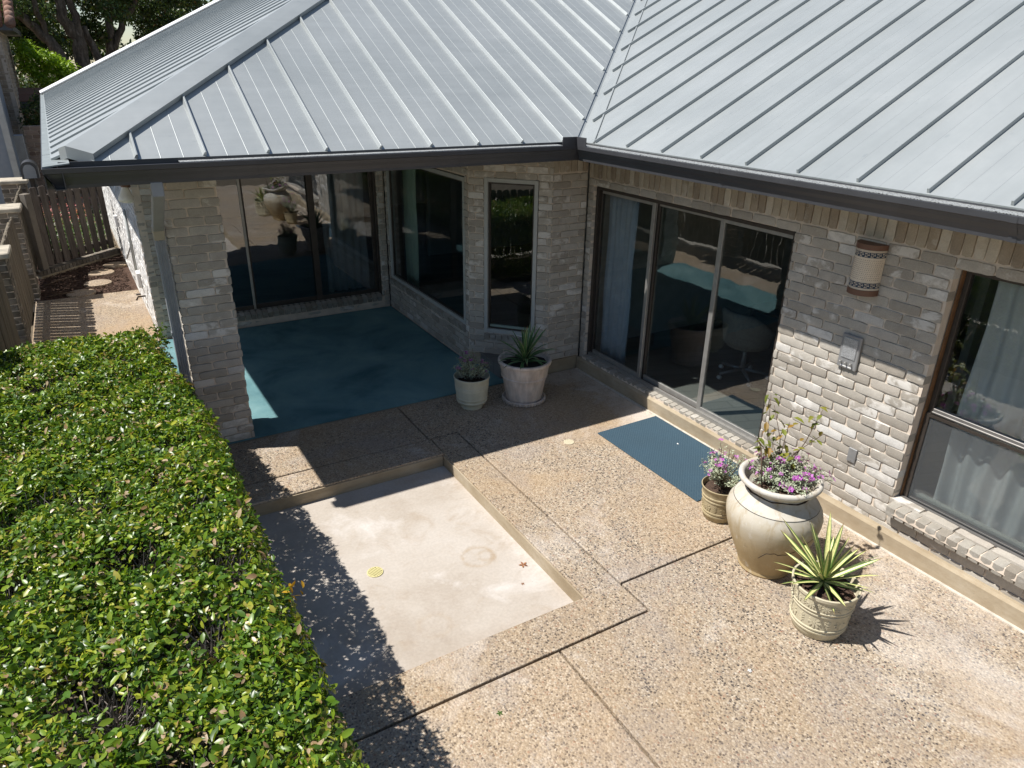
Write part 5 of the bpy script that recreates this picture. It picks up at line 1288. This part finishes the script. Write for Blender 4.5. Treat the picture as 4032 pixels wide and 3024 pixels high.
def cl(n, x0, x1, y0, y1, z0, z1, r0=.5, r1=1.0): return [(random.uniform(x0, x1), random.uniform(y0, y1), random.uniform(z0, z1), random.uniform(r0, r1)) for _ in range(n)]
oak((-4.2, 24), [([(-4.35, 24, -.1), (-4.5, 24, 3.0), (-5.05, 24, 4.1), (-5.6, 24, 4.75), (-6.3, 24, 5.4), (-7.2, 24, 6.4)], [.26, .22, .17, .15, .13, .10]), ([(-5.05, 24, 4.05), (-5.2, 23.7, 5.2), (-5.0, 23.5, 6.5)], [.10, .08, .06])],
    'oak with a long trunk leaning far left behind the bright bush', cl(26, -8.5, -4.2, 22, 27, 4.9, 7.5)+cl(6, -6.8, -5.0, 24.6, 26, 3.9, 5.0, .35, .6))
oak((-3.9, 24.5), [([(-3.9, 24.5, -.1), (-4.1, 24.3, 3.2), (-4.22, 24.2, 4.2), (-4.5, 24, 5.0), (-4.7, 24, 6.2)], [.30, .25, .2, .17, .12]), ([(-4.12, 24.3, 3.3), (-4.05, 24.2, 4.4), (-4.15, 24, 5.4), (-3.9, 24, 6.6)], [.16, .13, .11, .08]), ([(-3.7, 24.6, 1.0), (-3.6, 24.6, 3.4), (-3.9, 24.4, 4.6)], [.18, .15, .1])],
    'thick forked oak in the middle of the group behind the roof', cl(26, -6.0, -2.8, 22.5, 27, 5.0, 7.5)+cl(4, -4.9, -3.4, 25.2, 26, 3.8, 4.8, .3, .5))
oak((-3.1, 26), [([(-3.1, 26, -.1), (-3.15, 26, 3.7), (-3.0, 26, 4.8), (-2.6, 26, 5.8), (-2.3, 26, 7)], [.20, .16, .13, .10, .07]), ([(-3.1, 26, 3.8), (-2.5, 26, 4.9), (-1.9, 26, 5.7), (-1.4, 26, 6.8)], [.13, .11, .09, .06])],
    'slender oak forking in a V just above the roof edge', cl(24, -3.6, .6, 24, 28.5, 5.4, 7.8)+cl(3, -3.6, -2.8, 27, 28, 3.9, 4.6, .3, .5))
oak((.5, 27), [([(.4, 27, -.1), (.5, 27, 4), (.3, 27, 6), (.6, 27, 7.5)], [.24, .19, .14, .1])],
    'dense oak crown rising furthest right above the white roof edge', cl(30, -1.4, 3.2, 25, 29, 4.4, 8.0)+cl(10, -2.0, .5, 26, 29, 3.9, 5.4, .4, .8), 420)
bush = thing('lime_bush', (-5.3, 20.5, -.1), 'bright yellow green bush beside the neighbouring house', 'bush')
make('stems', MB().tube([(-5.3, 20.5, -.1), (-5.2, 20.5, 1.5), (-5.5, 20.4, 3)], [.06, .05, .02], 6).tube([(-5.2, 20.5, 1.2), (-4.9, 20.4, 2.2), (-4.9, 20.4, 3.2)], [.05, .04, .02], 6), M_BARK, bush, smooth=True)
bcl = cl(9, -5.75, -5.3, 19.6, 20.4, 3.0, 3.9, .18, .34)+cl(14, -5.4, -4.6, 19.6, 20.4, 2.4, 3.6, .20, .38)+cl(6, -5.2, -4.5, 20, 20.8, 2.2, 2.9, .2, .35)
clump_leaves('foliage', bcl, 260, .10, M_LIME, bush, spread=.6)
shr = thing('shaded_shrub', (-5.3, 16.6, 0), 'dark leafy shrub growing between the garden wall and the neighbouring house', 'bush')
make('stems', MB().tube([(-5.55, 16.6, 0), (-5.6, 16.5, 2)], [.04, .02], 6), M_BARK, shr)
clump_leaves('foliage', cl(9, -5.95, -5.45, 16.2, 16.8, 1.8, 2.6, .15, .28), 140, .09, M_OAK, shr)
# far wood: reads as one mass
wd = cl(130, -22, 12, 33, 42, -.2, 3.6, .9, 1.7)+cl(20, -9, -3.8, 32, 38, 3.4, 5.6, .6, 1.0)+cl(34, -22, -5.0, 33, 40, 3.2, 7.2, .7, 1.3)+cl(22, -.5, 12, 33, 40, 3.2, 7.2, .8, 1.4)+cl(26, -6, 1, 33, 40, 5.6, 8.4, .6, 1.1)+cl(5, -4.4, -1.5, 34, 40, 3.2, 4.3, .4, .8)
o = clump_leaves('far_wood', wd, 190, .30, M_OAK, None); tag(o, 'dark mass of distant trees behind the oaks', 'wood', kind='stuff')
